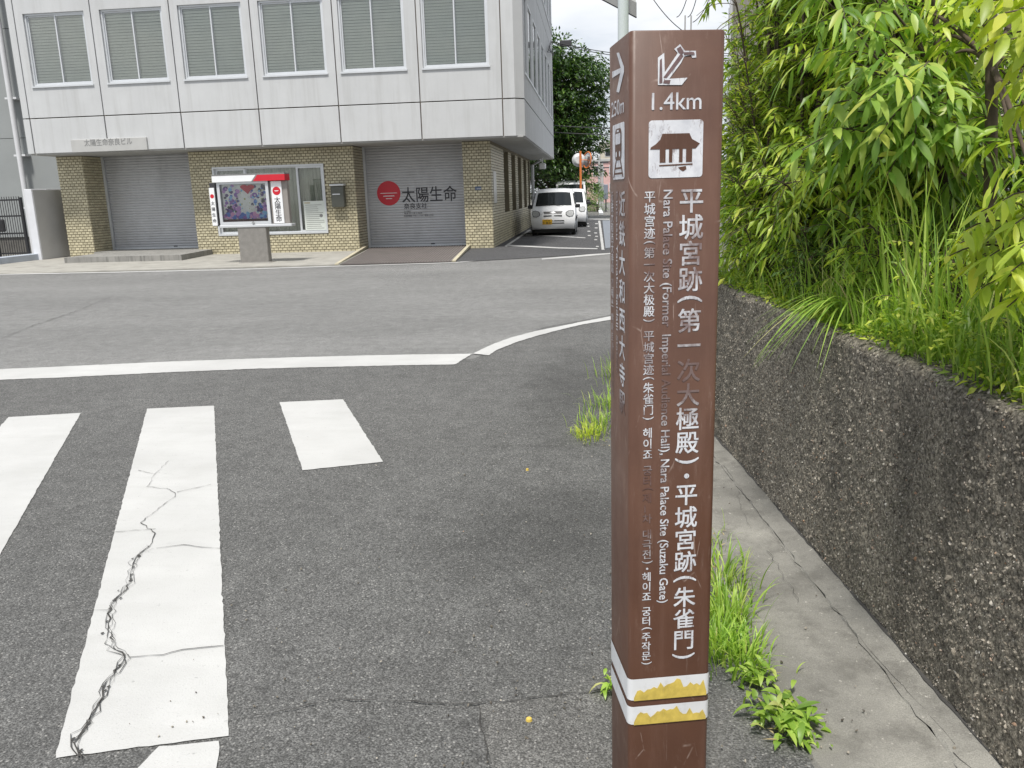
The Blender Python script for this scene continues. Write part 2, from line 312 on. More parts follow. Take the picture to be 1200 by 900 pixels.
# ------------------------------------------------------------------ mesh helpers
class MB:
    def __init__(s): s.v = []; s.f = []; s.mi = []; s.sm = []
    def add(s, vs, fs, mi=0, smooth=False):
        n = len(s.v); s.v += [tuple(map(float, q)) for q in vs]
        s.f += [tuple(i+n for i in f) for f in fs]; s.mi += [mi]*len(fs); s.sm += [smooth]*len(fs)
    def box(s, x0, x1, y0, y1, z0, z1, mi=0):
        s.add([(x0, y0, z0), (x1, y0, z0), (x1, y1, z0), (x0, y1, z0), (x0, y0, z1), (x1, y0, z1), (x1, y1, z1), (x0, y1, z1)],
              [(0, 3, 2, 1), (4, 5, 6, 7), (0, 1, 5, 4), (1, 2, 6, 5), (2, 3, 7, 6), (3, 0, 4, 7)], mi)
    def bbox(s, x0, x1, y0, y1, z0, z1, b=.01, mi=0):
        """box with chamfered edges"""
        P = []; F = []
        for iz in (0, 1):
            for iy in (0, 1):
                for ix in (0, 1):
                    X, Y, Z = (x0, x1)[ix], (y0, y1)[iy], (z0, z1)[iz]; sx, sy, sz = 1-2*ix, 1-2*iy, 1-2*iz
                    P += [(X, Y+sy*b, Z+sz*b), (X+sx*b, Y, Z+sz*b), (X+sx*b, Y+sy*b, Z)]
        I = lambda ix, iy, iz, k: ((iz*2+iy)*2+ix)*3+k
        for a in (0, 1):
            F.append([I(a, 0, 0, 0), I(a, 1, 0, 0), I(a, 1, 1, 0), I(a, 0, 1, 0)])
            F.append([I(0, a, 0, 1), I(1, a, 0, 1), I(1, a, 1, 1), I(0, a, 1, 1)])
            F.append([I(0, 0, a, 2), I(1, 0, a, 2), I(1, 1, a, 2), I(0, 1, a, 2)])
            for c in (0, 1):
                F.append([I(a, c, 0, 0), I(a, c, 1, 0), I(a, c, 1, 1), I(a, c, 0, 1)])
                F.append([I(a, 0, c, 0), I(a, 1, c, 0), I(a, 1, c, 2), I(a, 0, c, 2)])
                F.append([I(0, a, c, 1), I(1, a, c, 1), I(1, a, c, 2), I(0, a, c, 2)])
                for e in (0, 1): F.append([I(a, c, e, 0), I(a, c, e, 1), I(a, c, e, 2)])
        C = np.array([(x0+x1)/2, (y0+y1)/2, (z0+z1)/2]); A = np.array(P); G2 = []
        for f in F:
            q = A[f]; n = np.cross(q[1]-q[0], q[2]-q[0])
            G2.append(tuple(f) if n@(q.mean(0)-C) > 0 else tuple(f[::-1]))
        s.add(P, G2, mi)
    def tube(s, pts, rad, n=8, mi=0, cap=True, smooth=True):
        pts = [np.array(p, float) for p in pts]; rad = rad if hasattr(rad, '__len__') else [rad]*len(pts)
        V = []; prev = None
        for i, p in enumerate(pts):
            d = pts[min(i+1, len(pts)-1)]-pts[max(i-1, 0)]; d /= (np.linalg.norm(d)+1e-9)
            a = prev if prev is not None else (np.array([1., 0, 0]) if abs(d[0]) < .8 else np.array([0, 1., 0]))
            a = a-d*(a@d); a /= np.linalg.norm(a); prev = a; c = np.cross(d, a)
            for k in range(n):
                th = 2*pi*k/n; V.append(p+rad[i]*(a*math.cos(th)+c*math.sin(th)))
        F = [(i*n+k, i*n+(k+1) % n, (i+1)*n+(k+1) % n, (i+1)*n+k) for i in range(len(pts)-1) for k in range(n)]
        s.add(V, F, mi, smooth)
        if cap: s.add(V[:n], [tuple(range(n))[::-1]], mi); s.add(V[-n:], [tuple(range(n))], mi)
    def disc(s, c, r, U, V, n=28, mi=0, r0=0, a0=0, a1=2*pi, ry=None):
        c = np.array(c, float); U = np.array(U, float); V = np.array(V, float); ry = ry or r
        P = [c+U*r*math.cos(a0+(a1-a0)*k/n)+V*ry*math.sin(a0+(a1-a0)*k/n) for k in range(n)]
        s.add(P, [tuple(range(n))], mi)
    def build(s, name, mats, parent=None, label=None, kind=None, world=True, bevel=0):
        me = bpy.data.meshes.new(name); v = np.array(s.v, float).reshape(-1, 3)
        if parent is not None and world: v = v-np.array(root_loc(parent))
        me.from_pydata(v.tolist(), [], s.f)
        for mm in (mats if isinstance(mats, (list, tuple)) else [mats]): me.materials.append(M[mm] if isinstance(mm, str) else mm)
        me.polygons.foreach_set('material_index', s.mi); me.polygons.foreach_set('use_smooth', s.sm); me.update()
        o = bpy.data.objects.new(name, me); COL.objects.link(o)
        if parent is not None: o.parent = parent
        if label: o['label'] = label
        if kind: o['kind'] = kind
        if bevel:
            b = o.modifiers.new('bevel', 'BEVEL'); b.width = bevel; b.segments = 2; b.limit_method = 'ANGLE'
        return o
def root_loc(o):
    l = Vector((0, 0, 0))
    while o is not None: l += o.location; o = o.parent
    return l
def thing(name, loc, label, cat, group=None):
    o = bpy.data.objects.new(name, None); COL.objects.link(o); o.location = loc; o.empty_display_size = .2
    o['label'] = label; o['category'] = cat
    if group: o['group'] = group
    return o
def tag(o, label, cat, group=None):
    o['label'] = label; o['category'] = cat
    if group: o['group'] = group
    return o
def fast_mesh(name, V, F, mats, parent=None, smooth=False, kind=None, mi=None):
    """V (n,3) array, F (m,k) array with equal face size"""
    me = bpy.data.meshes.new(name); V = np.asarray(V, np.float32); F = np.asarray(F, np.int32)
    if parent is not None: V = V-np.array(root_loc(parent), np.float32)
    me.vertices.add(len(V)); me.vertices.foreach_set('co', V.ravel())
    me.loops.add(F.size); me.loops.foreach_set('vertex_index', F.ravel())
    me.polygons.add(len(F)); me.polygons.foreach_set('loop_start', np.arange(0, F.size, F.shape[1], dtype=np.int32))
    me.polygons.foreach_set('loop_total', np.full(len(F), F.shape[1], np.int32))
    for mm in mats: me.materials.append(M[mm])
    if mi is not None: me.polygons.foreach_set('material_index', np.asarray(mi, np.int32))
    me.polygons.foreach_set('use_smooth', np.full(len(F), smooth)); me.update(calc_edges=True); me.validate()
    o = bpy.data.objects.new(name, me); COL.objects.link(o)
    if parent is not None: o.parent = parent
    if kind: o['kind'] = kind
    return o
def struct(o): o['kind'] = 'structure'; return o

_gl = {}
def glyph(ch, bold=0.0):
    k = (ch, bold)
    if k not in _gl:
        cu = bpy.data.curves.new('t', 'FONT'); cu.body = ch; cu.offset = bold; cu.resolution_u = 3
        o = bpy.data.objects.new('t', cu); COL.objects.link(o)
        me = bpy.data.meshes.new_from_object(o.evaluated_get(bpy.context.evaluated_depsgraph_get()))
        V = [(v.co.x, v.co.y) for v in me.vertices]; F = [tuple(p.vertices) for p in me.polygons]
        _gl[k] = (V, F); bpy.data.objects.remove(o); bpy.data.curves.remove(cu); bpy.data.meshes.remove(me)
    return _gl[k]
def layers(mb, P, F, mi, U, V, d):
    """heavier strokes: the glyph laid down up to four times, each a hair above the last"""
    W_ = np.cross(U, V); P = np.array(P)
    for k, (a, b) in enumerate([(0, 0), (1, 0), (0, 1), (1, 1)] if d > 0 else [(0, 0)]):
        mb.add(P+U*(a-.5)*d+V*(b-.5)*d+W_*.00006*k, F, mi)
def text_line(mb, s, O, U, V, size, length=None, bold=0.0, mi=0):
    """one run of text from O along U, letters standing up along V; stretched to length"""
    VV, FF = glyph(s)
    if not VV: return
    A = np.array(VV); sx = size
    if length: sx = length/(A[:, 0].max()-A[:, 0].min())
    O = np.array(O, float); U = np.array(U, float); V = np.array(V, float); x0 = A[:, 0].min()
    layers(mb, [O+U*(a[0]-x0)*sx+V*a[1]*size for a in A], FF, mi, U, V, size*bold)
def text_column(mb, s, O, U, V, size, step, bold=0.0, mi=0, xs=1.0):
    """CJK characters one below the other; O is the top centre"""
    O = np.array(O, float); U = np.array(U, float); V = np.array(V, float); y = 0
    for ch in s:
        if ch == ' ': y += step*.5; continue
        VV, FF = glyph(ch)
        if ch in '(（)）':   # brackets turn to lie across the column
            VV, FF = glyph('(' if ch in '(（' else ')'); A = np.array(VV); c = (A.max(0)+A.min(0))/2
            q = [(p[1]-c[1], -(p[0]-c[0])) for p in A]
            layers(mb, [O+U*a*size*xs*1.05+V*(b*size-y-step*.28) for a, b in q], FF, mi, U, V, size*bold); y += step*.62; continue
        if ch in '・·':
            mb.disc(O-V*(y+step*.32), size*.11, U, V, 12, mi); y += step*.62; continue
        A = np.array(VV)
        layers(mb, [O+U*(a[0]-.5)*size*xs+V*((a[1]-.38)*size-y-step*.5) for a in A], FF, mi, U, V, size*bold); y += step
    return y
def column_len(s): return sum(.5 if c == ' ' else .62 if c in '(（)）・·' else 1 for c in s)

# ================================================================== GROUND
def sheet(name, pts, z, mat, sub=None):
    mb = MB(); mb.add([(p[0], p[1], z) for p in pts], [tuple(range(len(pts)))]); o = mb.build(name, mat)
    q = o.data.polygons[0]
    if q.normal.z < 0: o.data.flip_normals()
    return struct(o)
sheet('ground', [(-600, -600), (600, -600), (600, 1200), (-600, 1200)], -.006, 'ground')
sheet('road', [(-80, -30), (80, -30), (80, 19.9), (1.2, 20.9), (-2.2, 19.35), (-3.2, 18.9), (-14, 18.4), (-80, 17.5)], 0, 'road')
gp = lambda *P: [tuple(G(*p)[:2]) for p in P]
# coarse asphalt on the near side of the white edge line
edge = gp((400, 424), (554, 421), (575, 413), (606, 395), (640, 383), (680, 376), (711, 370))
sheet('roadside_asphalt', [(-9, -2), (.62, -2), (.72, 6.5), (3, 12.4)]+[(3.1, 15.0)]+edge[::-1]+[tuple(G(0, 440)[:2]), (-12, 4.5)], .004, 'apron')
sheet('asphalt_patch', gp((562, 829), (640, 820), (716, 811), (716, 860), (740, 899), (740, 990), (600, 990), (572, 880)), .008, 'patch')
def marking(name, P, z=.008):
    return sheet(name, [G(*p)[:2] for p in P], z, 'paint')
def extend(a, b, k):   # carry a painted edge on past the bottom of the frame
    A, B = G(*a), G(*b); return A+(B-A)*k
def strip_sheet(name, ring, z=.008, mat='paint', jit=.0016):
    out = []
    for i in range(len(ring)):
        a = np.array(ring[i][:2]); b = np.array(ring[(i+1) % len(ring)][:2]); n = max(1, int(np.linalg.norm(b-a)/.03))
        for k in range(n): out.append(a+(b-a)*k/n+rng.normal(0, jit, 2))
    return sheet(name, out, z, mat)
strip_sheet('crosswalk_stripe', [G(172.5, 480), G(251, 476.5), G(268.5, 865), G(65, 891)])
strip_sheet('crosswalk_stripe', [G(327.5, 472.5), G(402, 469), G(449, 542.5), G(355, 552.5)])
a2 = extend((95, 485), (0, 652), 2.2); a1 = G(10, 490)+(a2-G(95, 485))
strip_sheet('crosswalk_stripe', [G(10, 490), G(95, 485), a2, a1])
d1, d2 = G(187, 877.5), G(257.5, 871); dd = (G(180, 900)-d1); dd = dd/np.linalg.norm(dd)
strip_sheet('crosswalk_stripe', [d1, d2, d2+np.array([.25, -.62, 0]), d1+np.array([-.1, -.62, 0])])
lt = [(0, 433.5), (80, 430), (200, 424.5), (300, 421), (400, 418), (480, 416.3), (554, 415.4)]; lb = [(533, 428), (470, 429), (400, 430.5), (300, 433), (200, 437), (80, 443), (0, 446)]
L0, L1 = G(0, 433.5), G(0, 446); dl = np.array([-1, -.02, 0])*9
strip_sheet('road_edge_line', [L0+dl*1.0+np.array([0, -3.0, 0])*.6]+[G(*p) for p in lt]+[G(*p) for p in lb]+[L1+dl*1.0+np.array([0, -3.0, 0])*.6], jit=.004)
ct = [(554, 415.4), (576.7, 404.6), (598, 396.7), (626.6, 389), (655, 383.4), (683, 377.7), (711.6, 372), (740, 367.5), (770, 363.5)]
cb = [(770, 366.6), (740, 371), (711.6, 376.3), (683, 381), (655, 387.6), (626.6, 395.3), (604, 402.4), (581, 411.7), (573, 417.4)]
strip_sheet('road_edge_line', [G(*p) for p in ct+cb], .0095, jit=.003)
strip_sheet('road_edge_line', [G(0, 321.3), G(133, 319), G(266, 316), G(400, 311.7), G(533, 307.7), G(626.6, 298.6), G(711, 290.6), G(711, 291.6), G(626.6, 299.4), G(533, 308.5), G(400, 312.6), G(266, 317), G(133, 320), G(0, 322.4)], jit=.006)
strip_sheet('road_edge_line', [G(635, 303.2), G(672, 300), G(711.6, 296.4), G(730, 294.8), G(730, 296.6), G(711.6, 298.4), G(672, 302), G(635, 304.6)], jit=.004)

def crack(mb, P, w0, w1, z=.0125, jit=.006, seg=.03):
    pts = []
    for i in range(len(P)-1):
        a, b = G(*P[i])[:2], G(*P[i+1])[:2]; n = max(2, int(np.linalg.norm(b-a)/seg))
        for k in range(n): pts.append(a+(b-a)*k/n+rng.normal(0, jit, 2))
    pts.append(G(*P[-1])[:2]); n = len(pts); V = []
    for i, p in enumerate(pts):
        d = pts[min(i+1, n-1)]-pts[max(i-1, 0)]; d /= np.linalg.norm(d)+1e-9; q = np.array([-d[1], d[0]])
        ww = (w0+(w1-w0)*i/n)*rng.uniform(.25, 1.5)/2
        V += [(*(p+q*ww), z), (*(p-q*ww), z)]
    mb.add(V, [(2*i, 2*i+1, 2*i+3, 2*i+2) for i in range(n-1)])
def c4(x, y): return (x/2, 450+y/2)
mb = MB()
main = [c4(*p) for p in [(395, 185), (365, 215), (345, 245), (400, 252), (415, 264), (330, 330), (365, 355), (350, 385), (315, 420), (305, 470), (262, 525), (255, 575), (270, 630), (300, 645), (250, 705), (245, 740), (215, 790), (175, 850), (190, 880)]]
crack(mb, main[:6], .0015, .003, jit=.004); crack(mb, main[5:], .003, .006, jit=.005)
for off in ((5, 2), (-5, 1), (7, -3)):
    crack(mb, [(p[0]+off[0]*random.uniform(.2, 1), p[1]+off[1]) for p in main[7:]], .001, .003, .013, .008)
for i in range(26):   # flaked-out bits along the wide end
    t_ = random.uniform(7, 17.8); k = int(t_); f = t_-k
    p = (main[k][0]*(1-f)+main[k+1][0]*f+random.gauss(0, 3), main[k][1]*(1-f)+main[k+1][1]*f)
    c = G(*p)[:2]; r = random.uniform(.003, .008); n = 7
    mb.add([(c[0]+r*random.uniform(.5, 1.2)*math.cos(6.28*j/n), c[1]+r*1.4*random.uniform(.5, 1.2)*math.sin(6.28*j/n), .0134+i*.00003) for j in range(n)], [tuple(range(n))])
for P in ([(365, 390), (430, 382), (520, 392)], [(300, 648), (380, 640), (450, 628), (525, 620)], [(325, 207), (365, 215)], [(270, 352), (365, 345)], [(415, 258), (495, 240)], [(185, 540), (262, 535)]):
    crack(mb, [c4(*p) for p in P], .004, .0025, .0128, .003)
crack(mb, [(340, 835), (400, 822), (470, 826), (560, 829), (640, 820), (716, 811)], .004, .005, .0126, .004)
crack(mb, [(260, 850), (340, 835)], .002, .004, .0127, .004)
crack(mb, [(560, 829), (565, 865), (574, 900), (578, 930)], .003, .005, .0129, .004)
crack(mb, [(490, 527), (560, 525), (640, 524), (712, 523)], .003, .004, .0126, .006)
crack(mb, [(0, 398), (40, 382), (90, 365), (133, 347), (160, 345)], .011, .006, .0126, .006, .1)
crack(mb, [(562, 417), (600, 414), (700, 413)], .006, .004, .0128, .01, .1)
tag_c = mb.build('pavement_cracks', 'crack'); tag_c['kind'] = 'stuff'; tag(tag_c, 'dark jagged cracks through the crosswalk paint and asphalt', 'crack')

# concrete gutter along the retaining wall, with its raised fillet
WA, WB = np.array([1.03, 1.99]), np.array([.72, 4.946]); wd = (WB-WA)/np.linalg.norm(WB-WA); wn = np.array([wd[1], -wd[0]])  # wn points to +X
def W(s, off=0, z=0.0): p = WA+wd*s+wn*off; return (p[0], p[1], z)
SE = 3.75     # corner of the wall
def strip(name, s0, s1, offs, mat, n=60, zj=0.0):
    V = []; F = []; k = len(offs)
    for i in range(n+1):
        s_ = s0+(s1-s0)*i/n
        for j, (o_, z_) in enumerate(offs):
            q = W(s_, o_+(rng.normal(0, .006) if j in (0, 1) else 0), z_); V.append(q)
    for i in range(n):
        for j in range(k-1): a = i*k+j; F.append((a, a+1, a+k+1, a+k))
    mb = MB(); mb.add(V, F); o = mb.build(name, mat)
    return struct(o)
strip('concrete_gutter', -4, SE+.1, [(-.47, -.01), (-.455, .016), (-.2, .012), (-.1, .014)], 'gutter', 140)
strip('concrete_fillet', -4, SE+.1, [(-.101, .010), (-.1, .019), (-.02, .028), (.02, .03)], 'gutter', 140)
mb = MB(); crack(mb, [(1119, 881), (1044, 797), (932, 667), (848, 550)], .001, .0013, .0225, .002)
crack(mb, [(866, 580), (868, 600), (880, 625)], .001, .001, .0215, .004); crack(mb, [(1117, 891), (1160, 930)], .0015, .002, .0225, .003)
crack(mb, [(900, 650), (925, 690), (935, 712)], .002, .001, .0215, .005)
o = mb.build('gutter_cracks', 'crack'); o['kind'] = 'stuff'; tag(o, 'thin dark joint and cracks along the concrete gutter', 'crack')
mb = MB(); V = []; nn_ = 160
for i in range(nn_+1):
    s_ = -3.9+(SE+3.9)*i/nn_; V += [W(s_, -.003-.007*random.random()-.006*max(0, math.sin(s_*5)), .0325), W(s_, .01, .0325)]
mb.add(V, [(2*i, 2*i+1, 2*i+3, 2*i+2) for i in range(nn_)]); o = mb.build('wall_foot_dirt', 'crack'); o['kind'] = 'stuff'; tag(o, 'dark line of dirt gathered along the foot of the retaining wall', 'dirt')
# loose grit lying on the asphalt, near the post
def pebbles(P, r, flat=.6, seed=1):
    rg = np.random.default_rng(seed)
    ico = np.array([(0, 0, 1), (.894, 0, .447), (.276, .851, .447), (-.724, .526, .447), (-.724, -.526, .447), (.276, -.851, .447),
                    (.724, .526, -.447), (-.276, .851, -.447), (-.894, 0, -.447), (-.276, -.851, -.447), (.724, -.526, -.447), (0, 0, -1)])
    IF = np.array([(0, 1, 2), (0, 2, 3), (0, 3, 4), (0, 4, 5), (0, 5, 1), (1, 6, 2), (2, 7, 3), (3, 8, 4), (4, 9, 5), (5, 10, 1), (6, 7, 2), (7, 8, 3), (8, 9, 4), (9, 10, 5), (10, 6, 1), (11, 7, 6), (11, 8, 7), (11, 9, 8), (11, 10, 9), (11, 6, 10)])
    n = len(P); sc = rg.uniform(.5, 1.4, (n, 1, 3))*r[:, None, None]; J = ico[None]*rg.uniform(.62, 1.25, (n, 12, 1))*sc
    q = rg.normal(size=(n, 3, 3)); q, _ = np.linalg.qr(q); V = np.einsum('nij,nkj->nki', q, J)+P[:, None, :]
    F = IF[None]+(np.arange(n)*12)[:, None, None]
    return V.reshape(-1, 3), F.reshape(-1, 3)
n = 420; P = np.stack([rng.uniform(-2.5, .95, n), 1.9+rng.exponential(1.3, n), np.full(n, .0125)], 1); P[P[:, 0] > .5, 2] = .022; P[P[:, 0] < -1.0, 0] += 1.1
P[:150, 0] = rng.normal(.5, .07, 150); P[:150, 1] = rng.uniform(1.7, 4.6, 150); rr = rng.uniform(.0015, .0045, n)
V, F = pebbles(P, rr, seed=3); o = fast_mesh('loose_grit', V, F, ['pebble'], kind='stuff'); tag(o, 'tiny loose stones scattered on the asphalt and gutter', 'gravel')
for i, ((px, py), r, lab) in enumerate([((620, 847), .010, 'small yellow survey stud in the asphalt nearest the camera'), ((618, 552), .008, 'tiny yellow stud in the asphalt farther from the camera')]):
    c = G(px, py); mb = MB(); z = .0135
    mb.tube([(c[0], c[1], .004), (c[0], c[1], z+.0015)], [r*1.1, r*.8], 12, 0); mb.tube([(c[0], c[1], z+.0015), (c[0], c[1], z+.003)], [r*.5, r*.3], 8, 0)
    tag(mb.build('survey_stud', 'stud_yel'), lab, 'road stud', 'yellow studs in the asphalt')

# ================================================================== RETAINING WALL
wall = thing('retaining_wall', (WA[0], WA[1], 0), 'low dark exposed aggregate retaining wall under the hedge', 'wall')
WH = .945
def vnoise(a, b, seed):
    """value noise on a grid, by bilinear lookup"""
    T = np.random.default_rng(seed).uniform(-1, 1, (512, 512)); i = np.floor(a).astype(int); j = np.floor(b).astype(int); fa = a-i; fb = b-j
    fa = fa*fa*(3-2*fa); fb = fb*fb*(3-2*fb); g = lambda x, y: T[x % 512, y % 512]
    return (g(i, j)*(1-fa)+g(i+1, j)*fa)*(1-fb)+(g(i, j+1)*(1-fa)+g(i+1, j+1)*fa)*fb
S0 = -1.3; ds = .0075
ss = np.arange(S0, SE, ds)
prof = [(0, z) for z in np.arange(-.02, WH-.025, ds)]+[(.004, WH-.015), (.012, WH-.005), (.022, WH)]+[(x, WH+.002) for x in np.arange(.03, .16, .01)]+[(.16, WH-.1)]
A, B = np.meshgrid(np.arange(len(ss)), np.arange(len(prof)), indexing='ij'); pr = np.array(prof)
off = pr[B, 0]; zz = pr[B, 1]; sv = ss[A]
arc = (np.cumsum(np.r_[0, np.hypot(np.diff(pr[:, 0]), np.diff(pr[:, 1]))])-.02)[B]
disp = .0035*vnoise(sv/.014, arc/.014, 1)+.003*vnoise(sv/.035, arc/.035, 2)+.004*vnoise(sv/.2, arc/.2, 4)
topw = np.clip((B-(len(prof)-18))/5, 0, 1)
off2 = off-disp*(1-topw); zz2 = zz+disp*topw+.006*vnoise(sv/.3, arc*0, 9)*(zz > WH-.05)
X = WA[0]+wd[0]*sv+wn[0]*off2; Y = WA[1]+wd[1]*sv+wn[1]*off2
nb = len(prof); V = np.stack([X, Y, zz2], -1).reshape(-1, 3); q = (A[:-1, :-1]*nb+B[:-1, :-1]).ravel()
F = np.stack([q, q+nb, q+nb+1, q+1], 1)
fast_mesh('wall_face', V, F, ['binder'], wall, smooth=True)
npb = 42000; sp = rng.uniform(S0, SE, npb); zp = rng.uniform(0, WH-.01, npb); r = np.abs(rng.normal(0, .0016, npb))+.0024; r[:1500] *= 1.45; r[:120] *= 1.25
sink = rng.uniform(-.0005, .0035, npb)-(.0035*vnoise(sp/.014, zp/.014, 1)+.003*vnoise(sp/.035, zp/.035, 2)+.004*vnoise(sp/.2, zp/.2, 4))
P = np.stack([WA[0]+wd[0]*sp+wn[0]*sink, WA[1]+wd[1]*sp+wn[1]*sink, zp], 1)
nt2 = 1500; st_ = rng.uniform(S0, SE, nt2); ot = rng.uniform(.01, .13, nt2)
P2 = np.stack([WA[0]+wd[0]*st_+wn[0]*ot, WA[1]+wd[1]*st_+wn[1]*ot, np.full(nt2, WH+.002)], 1)
P = np.concatenate([P, P2]); r = np.r_[r, rng.uniform(.003, .006, nt2)]
V, F = pebbles(P, r, seed=5); fast_mesh('pebbles', V, F, ['pebble'], wall, smooth=False, kind='stuff')
cr_ = np.array(W(SE)); mb = MB()
mb.add([W(S0, .002, 0), W(S0, .16, 0), W(S0, .16, WH-.02), W(S0, .002, WH-.02), W(-5, 0, 0), W(-5, .16, 0), W(-5, .16, WH), W(-5, 0, WH)], [(4, 0, 3, 7), (7, 3, 2, 6), (4, 5, 1, 0)])
mb.add([W(SE, .0, 0), W(SE, 9, 0), W(SE, 9, WH), W(SE, .0, WH), W(SE-.16, .0, WH), W(SE-.16, 9, WH), W(SE-.16, 9, 0)], [(0, 3, 2, 1), (3, 4, 5, 2), (4, 6, 5)])
mb.build('wall_return', 'binder', wall)
mb = MB(); V = []; nx, ny = 30, 60
for i in range(ny+1):
    for j in range(nx+1):
        s_ = -4.9+(SE-.15+4.9)*i/ny; o_ = .14+8*(j/nx)**1.6; V.append(W(s_, o_, WH-.04+.05*vnoise(np.array(s_*3), np.array(o_*3), 8)))
mb.add(V, [(i*(nx+1)+j, i*(nx+1)+j+1, (i+1)*(nx+1)+j+1, (i+1)*(nx+1)+j) for i in range(ny) for j in range(nx)]); struct(mb.build('planting_bed_soil', 'soil'))

# ================================================================== SIGN POST
A0 = np.array([.07, 1.74, 0]); U = np.array([.186, .037, 0]); U /= np.linalg.norm(U); Vb = np.array([-U[1], U[0], 0]); Z = np.array([0, 0, 1.])
PW = .194; PH = 1.803
post = thing('direction_post', (A0[0], A0[1], 0), 'tall square brown direction post with worn white multilingual lettering in the foreground', 'signpost')
def rounded_ring(e, b=.012, n=4):
    out = []
    for (cx, cy, a) in ((b, b, pi), (PW-b, b, 1.5*pi), (PW-b, PW-b, 0), (b, PW-b, .5*pi)):
        for k in range(n+1):
            th = a+pi/2*k/n; out.append((cx+(b+e)*math.cos(th), cy+(b+e)*math.sin(th)))
    return out
def post_sleeve(mb, z0, z1, e, mi=0, cap=False):
    R_ = rounded_ring(e); n = len(R_)
    lv = [(z0, 0), (z1, 0)] if not cap else [(z0, 0), (z1-.003, 0), (z1, -.003)]
    V = []
    for z_, ee in lv:
        RR = rounded_ring(e+ee) if ee else R_
        V += [A0+U*p[0]+Vb*p[1]+Z*z_ for p in RR]
    F = [(l*n+k, l*n+(k+1) % n, (l+1)*n+(k+1) % n, (l+1)*n+k) for l in range(len(lv)-1) for k in range(n)]
    mb.add(V, F, mi, True)
    m0 = len(mb.v)-n; 
    if cap: mb.add([mb.v[m0+k] for k in range(n)], [tuple(range(n))], mi)
mb = MB(); post_sleeve(mb, -.02, PH, 0, 0, True); mb.build('post_body', 'post', post)
E1, E2 = .0008, .0014
def FP(u, z, e=E1): return A0+U*u-Vb*e+Z*z
def LP(u, z, e=E1): return A0+Vb*u-U*e+Z*z
# front: arrow pointing down-left
def poly(mb, pts, fn, e, mi=0): mb.add([fn(u, z, e) for u, z in pts], [tuple(range(len(pts)))], mi)
def AR(x, y):  # from the magnified photo crop to the post face
    px, py = 700+x*.2443, 20+y*.2443; d = ray(px, py); n_ = np.array([U[1], -U[0]]); t_ = (A0[:2]@n_)/(d[:2]@n_); p = d*t_; return ((p[:2]-A0[:2])@U[:2], p[2]+CAM_H)
mb = MB(); poly(mb, [AR(*p) for p in [(368, 154), (396, 130), (420, 162), (472, 162), (474, 194), (455, 196), (448, 182), (414, 190), (400, 184), (388, 176)]], FP, E1)
poly(mb, [AR(*p) for p in [(386, 172), (418, 186), (400, 222), (346, 294), (326, 300), (306, 290)]], FP, E1+.0001)
poly(mb, [AR(*p) for p in [(290, 195), (320, 172), (323, 275), (308, 326), (290, 326)]], FP, E1+.0002)
poly(mb, [AR(*p) for p in [(300, 326), (312, 292), (350, 296), (432, 291), (404, 326)]], FP, E1+.0003)
aw = mb.build('arrow', 'arrow_worn', post)
mb = MB()
for k, Q in enumerate(([(398, 178), (412, 186), (394, 216), (330, 292), (316, 290)], [(378, 154), (394, 140), (414, 168), (404, 182), (390, 172)], [(298, 205), (306, 200), (310, 318), (297, 320)], [(318, 304), (352, 304), (346, 318), (312, 320)], [(412, 168), (462, 168), (466, 178), (414, 182)])):
    C_ = np.mean(Q, 0); poly(mb, [AR(*(np.array(p)+rng.normal(0, 1.5, 2))) for p in Q], FP, E1+.0006+.0001*k)
mb.build('peeled_core', 'arrow_core', aw)
mb = MB(); text_line(mb, '1.4km', FP(.045, 1.654), U, Z, .047, .101, .008); mb.build('lettering', 'letters', post)
def rrect(u0, u1, z0, z1, r, n=4):
    out = []
    for cx, cy, a in ((u0+r, z0+r, pi), (u1-r, z0+r, 1.5*pi), (u1-r, z1-r, 0), (u0+r, z1-r, .5*pi)):
        out += [(cx+r*math.cos(a+pi/2*k/n), cy+r*math.sin(a+pi/2*k/n)) for k in range(n+1)]
    return out
mb = MB(); poly(mb, rrect(.039, .151, 1.522, 1.634, .007), FP, E1); pic = mb.build('gate_pictogram', 'picto', post)
mb = MB(); gu, gz = .095, 1.522
def gpt(x, y): return (.039+(x-248)/(505-248)*.112, 1.634-(y-492)/(772-492)*.112)
half = [(312, 557), (440, 557), (452, 585), (490, 608), (470, 632), (255, 632), (258, 622), (282, 606), (302, 585)]
poly(mb, [gpt(*p) for p in half], FP, E2)
for x0, x1 in ((300, 328), (344, 360), (392, 409), (425, 454)): poly(mb, [gpt(x0, 632), gpt(x0, 697), gpt(x1, 697), gpt(x1, 632)], FP, E2)
poly(mb, [gpt(298, 708), gpt(298, 715), gpt(456, 711), gpt(456, 704)], FP, E2)
poly(mb, [gpt(388, 722), gpt(425, 716), gpt(428, 732), gpt(412, 742), gpt(400, 735)], FP, E2)
mb.build('gate_emblem', 'post', pic)
s1 = '平城宮跡（第一次大極殿）・平城宮跡（朱雀門）'
st1 = (1.5-.418)/column_len(s1)
mb = MB(); text_column(mb, s1, FP(.1295, 1.503), U, Z, .0535, st1, .022); mb.build('lettering', 'letters', post)
mb = MB(); text_line(mb, 'Nara Palace Site (Former  Imperial Audience Hall), Nara Palace Site (Suzaku Gate)', FP(.071, 1.498), -Z, U, .0275, 1.498-.579, .02); mb.build('lettering', 'letters_thin', post)
s3 = '平城宫迹(第一次大极殿) 平城宫迹(朱雀门) 헤이죠 궁터(제1차 대극전)·헤이죠 궁터(주작문)'
st3 = (1.498-.42)/column_len(s3)
mb = MB(); text_column(mb, s3, FP(.042, 1.498), U, Z, .0245, st3, .02, xs=1.0); mb.build('lettering', 'letters_third', post)
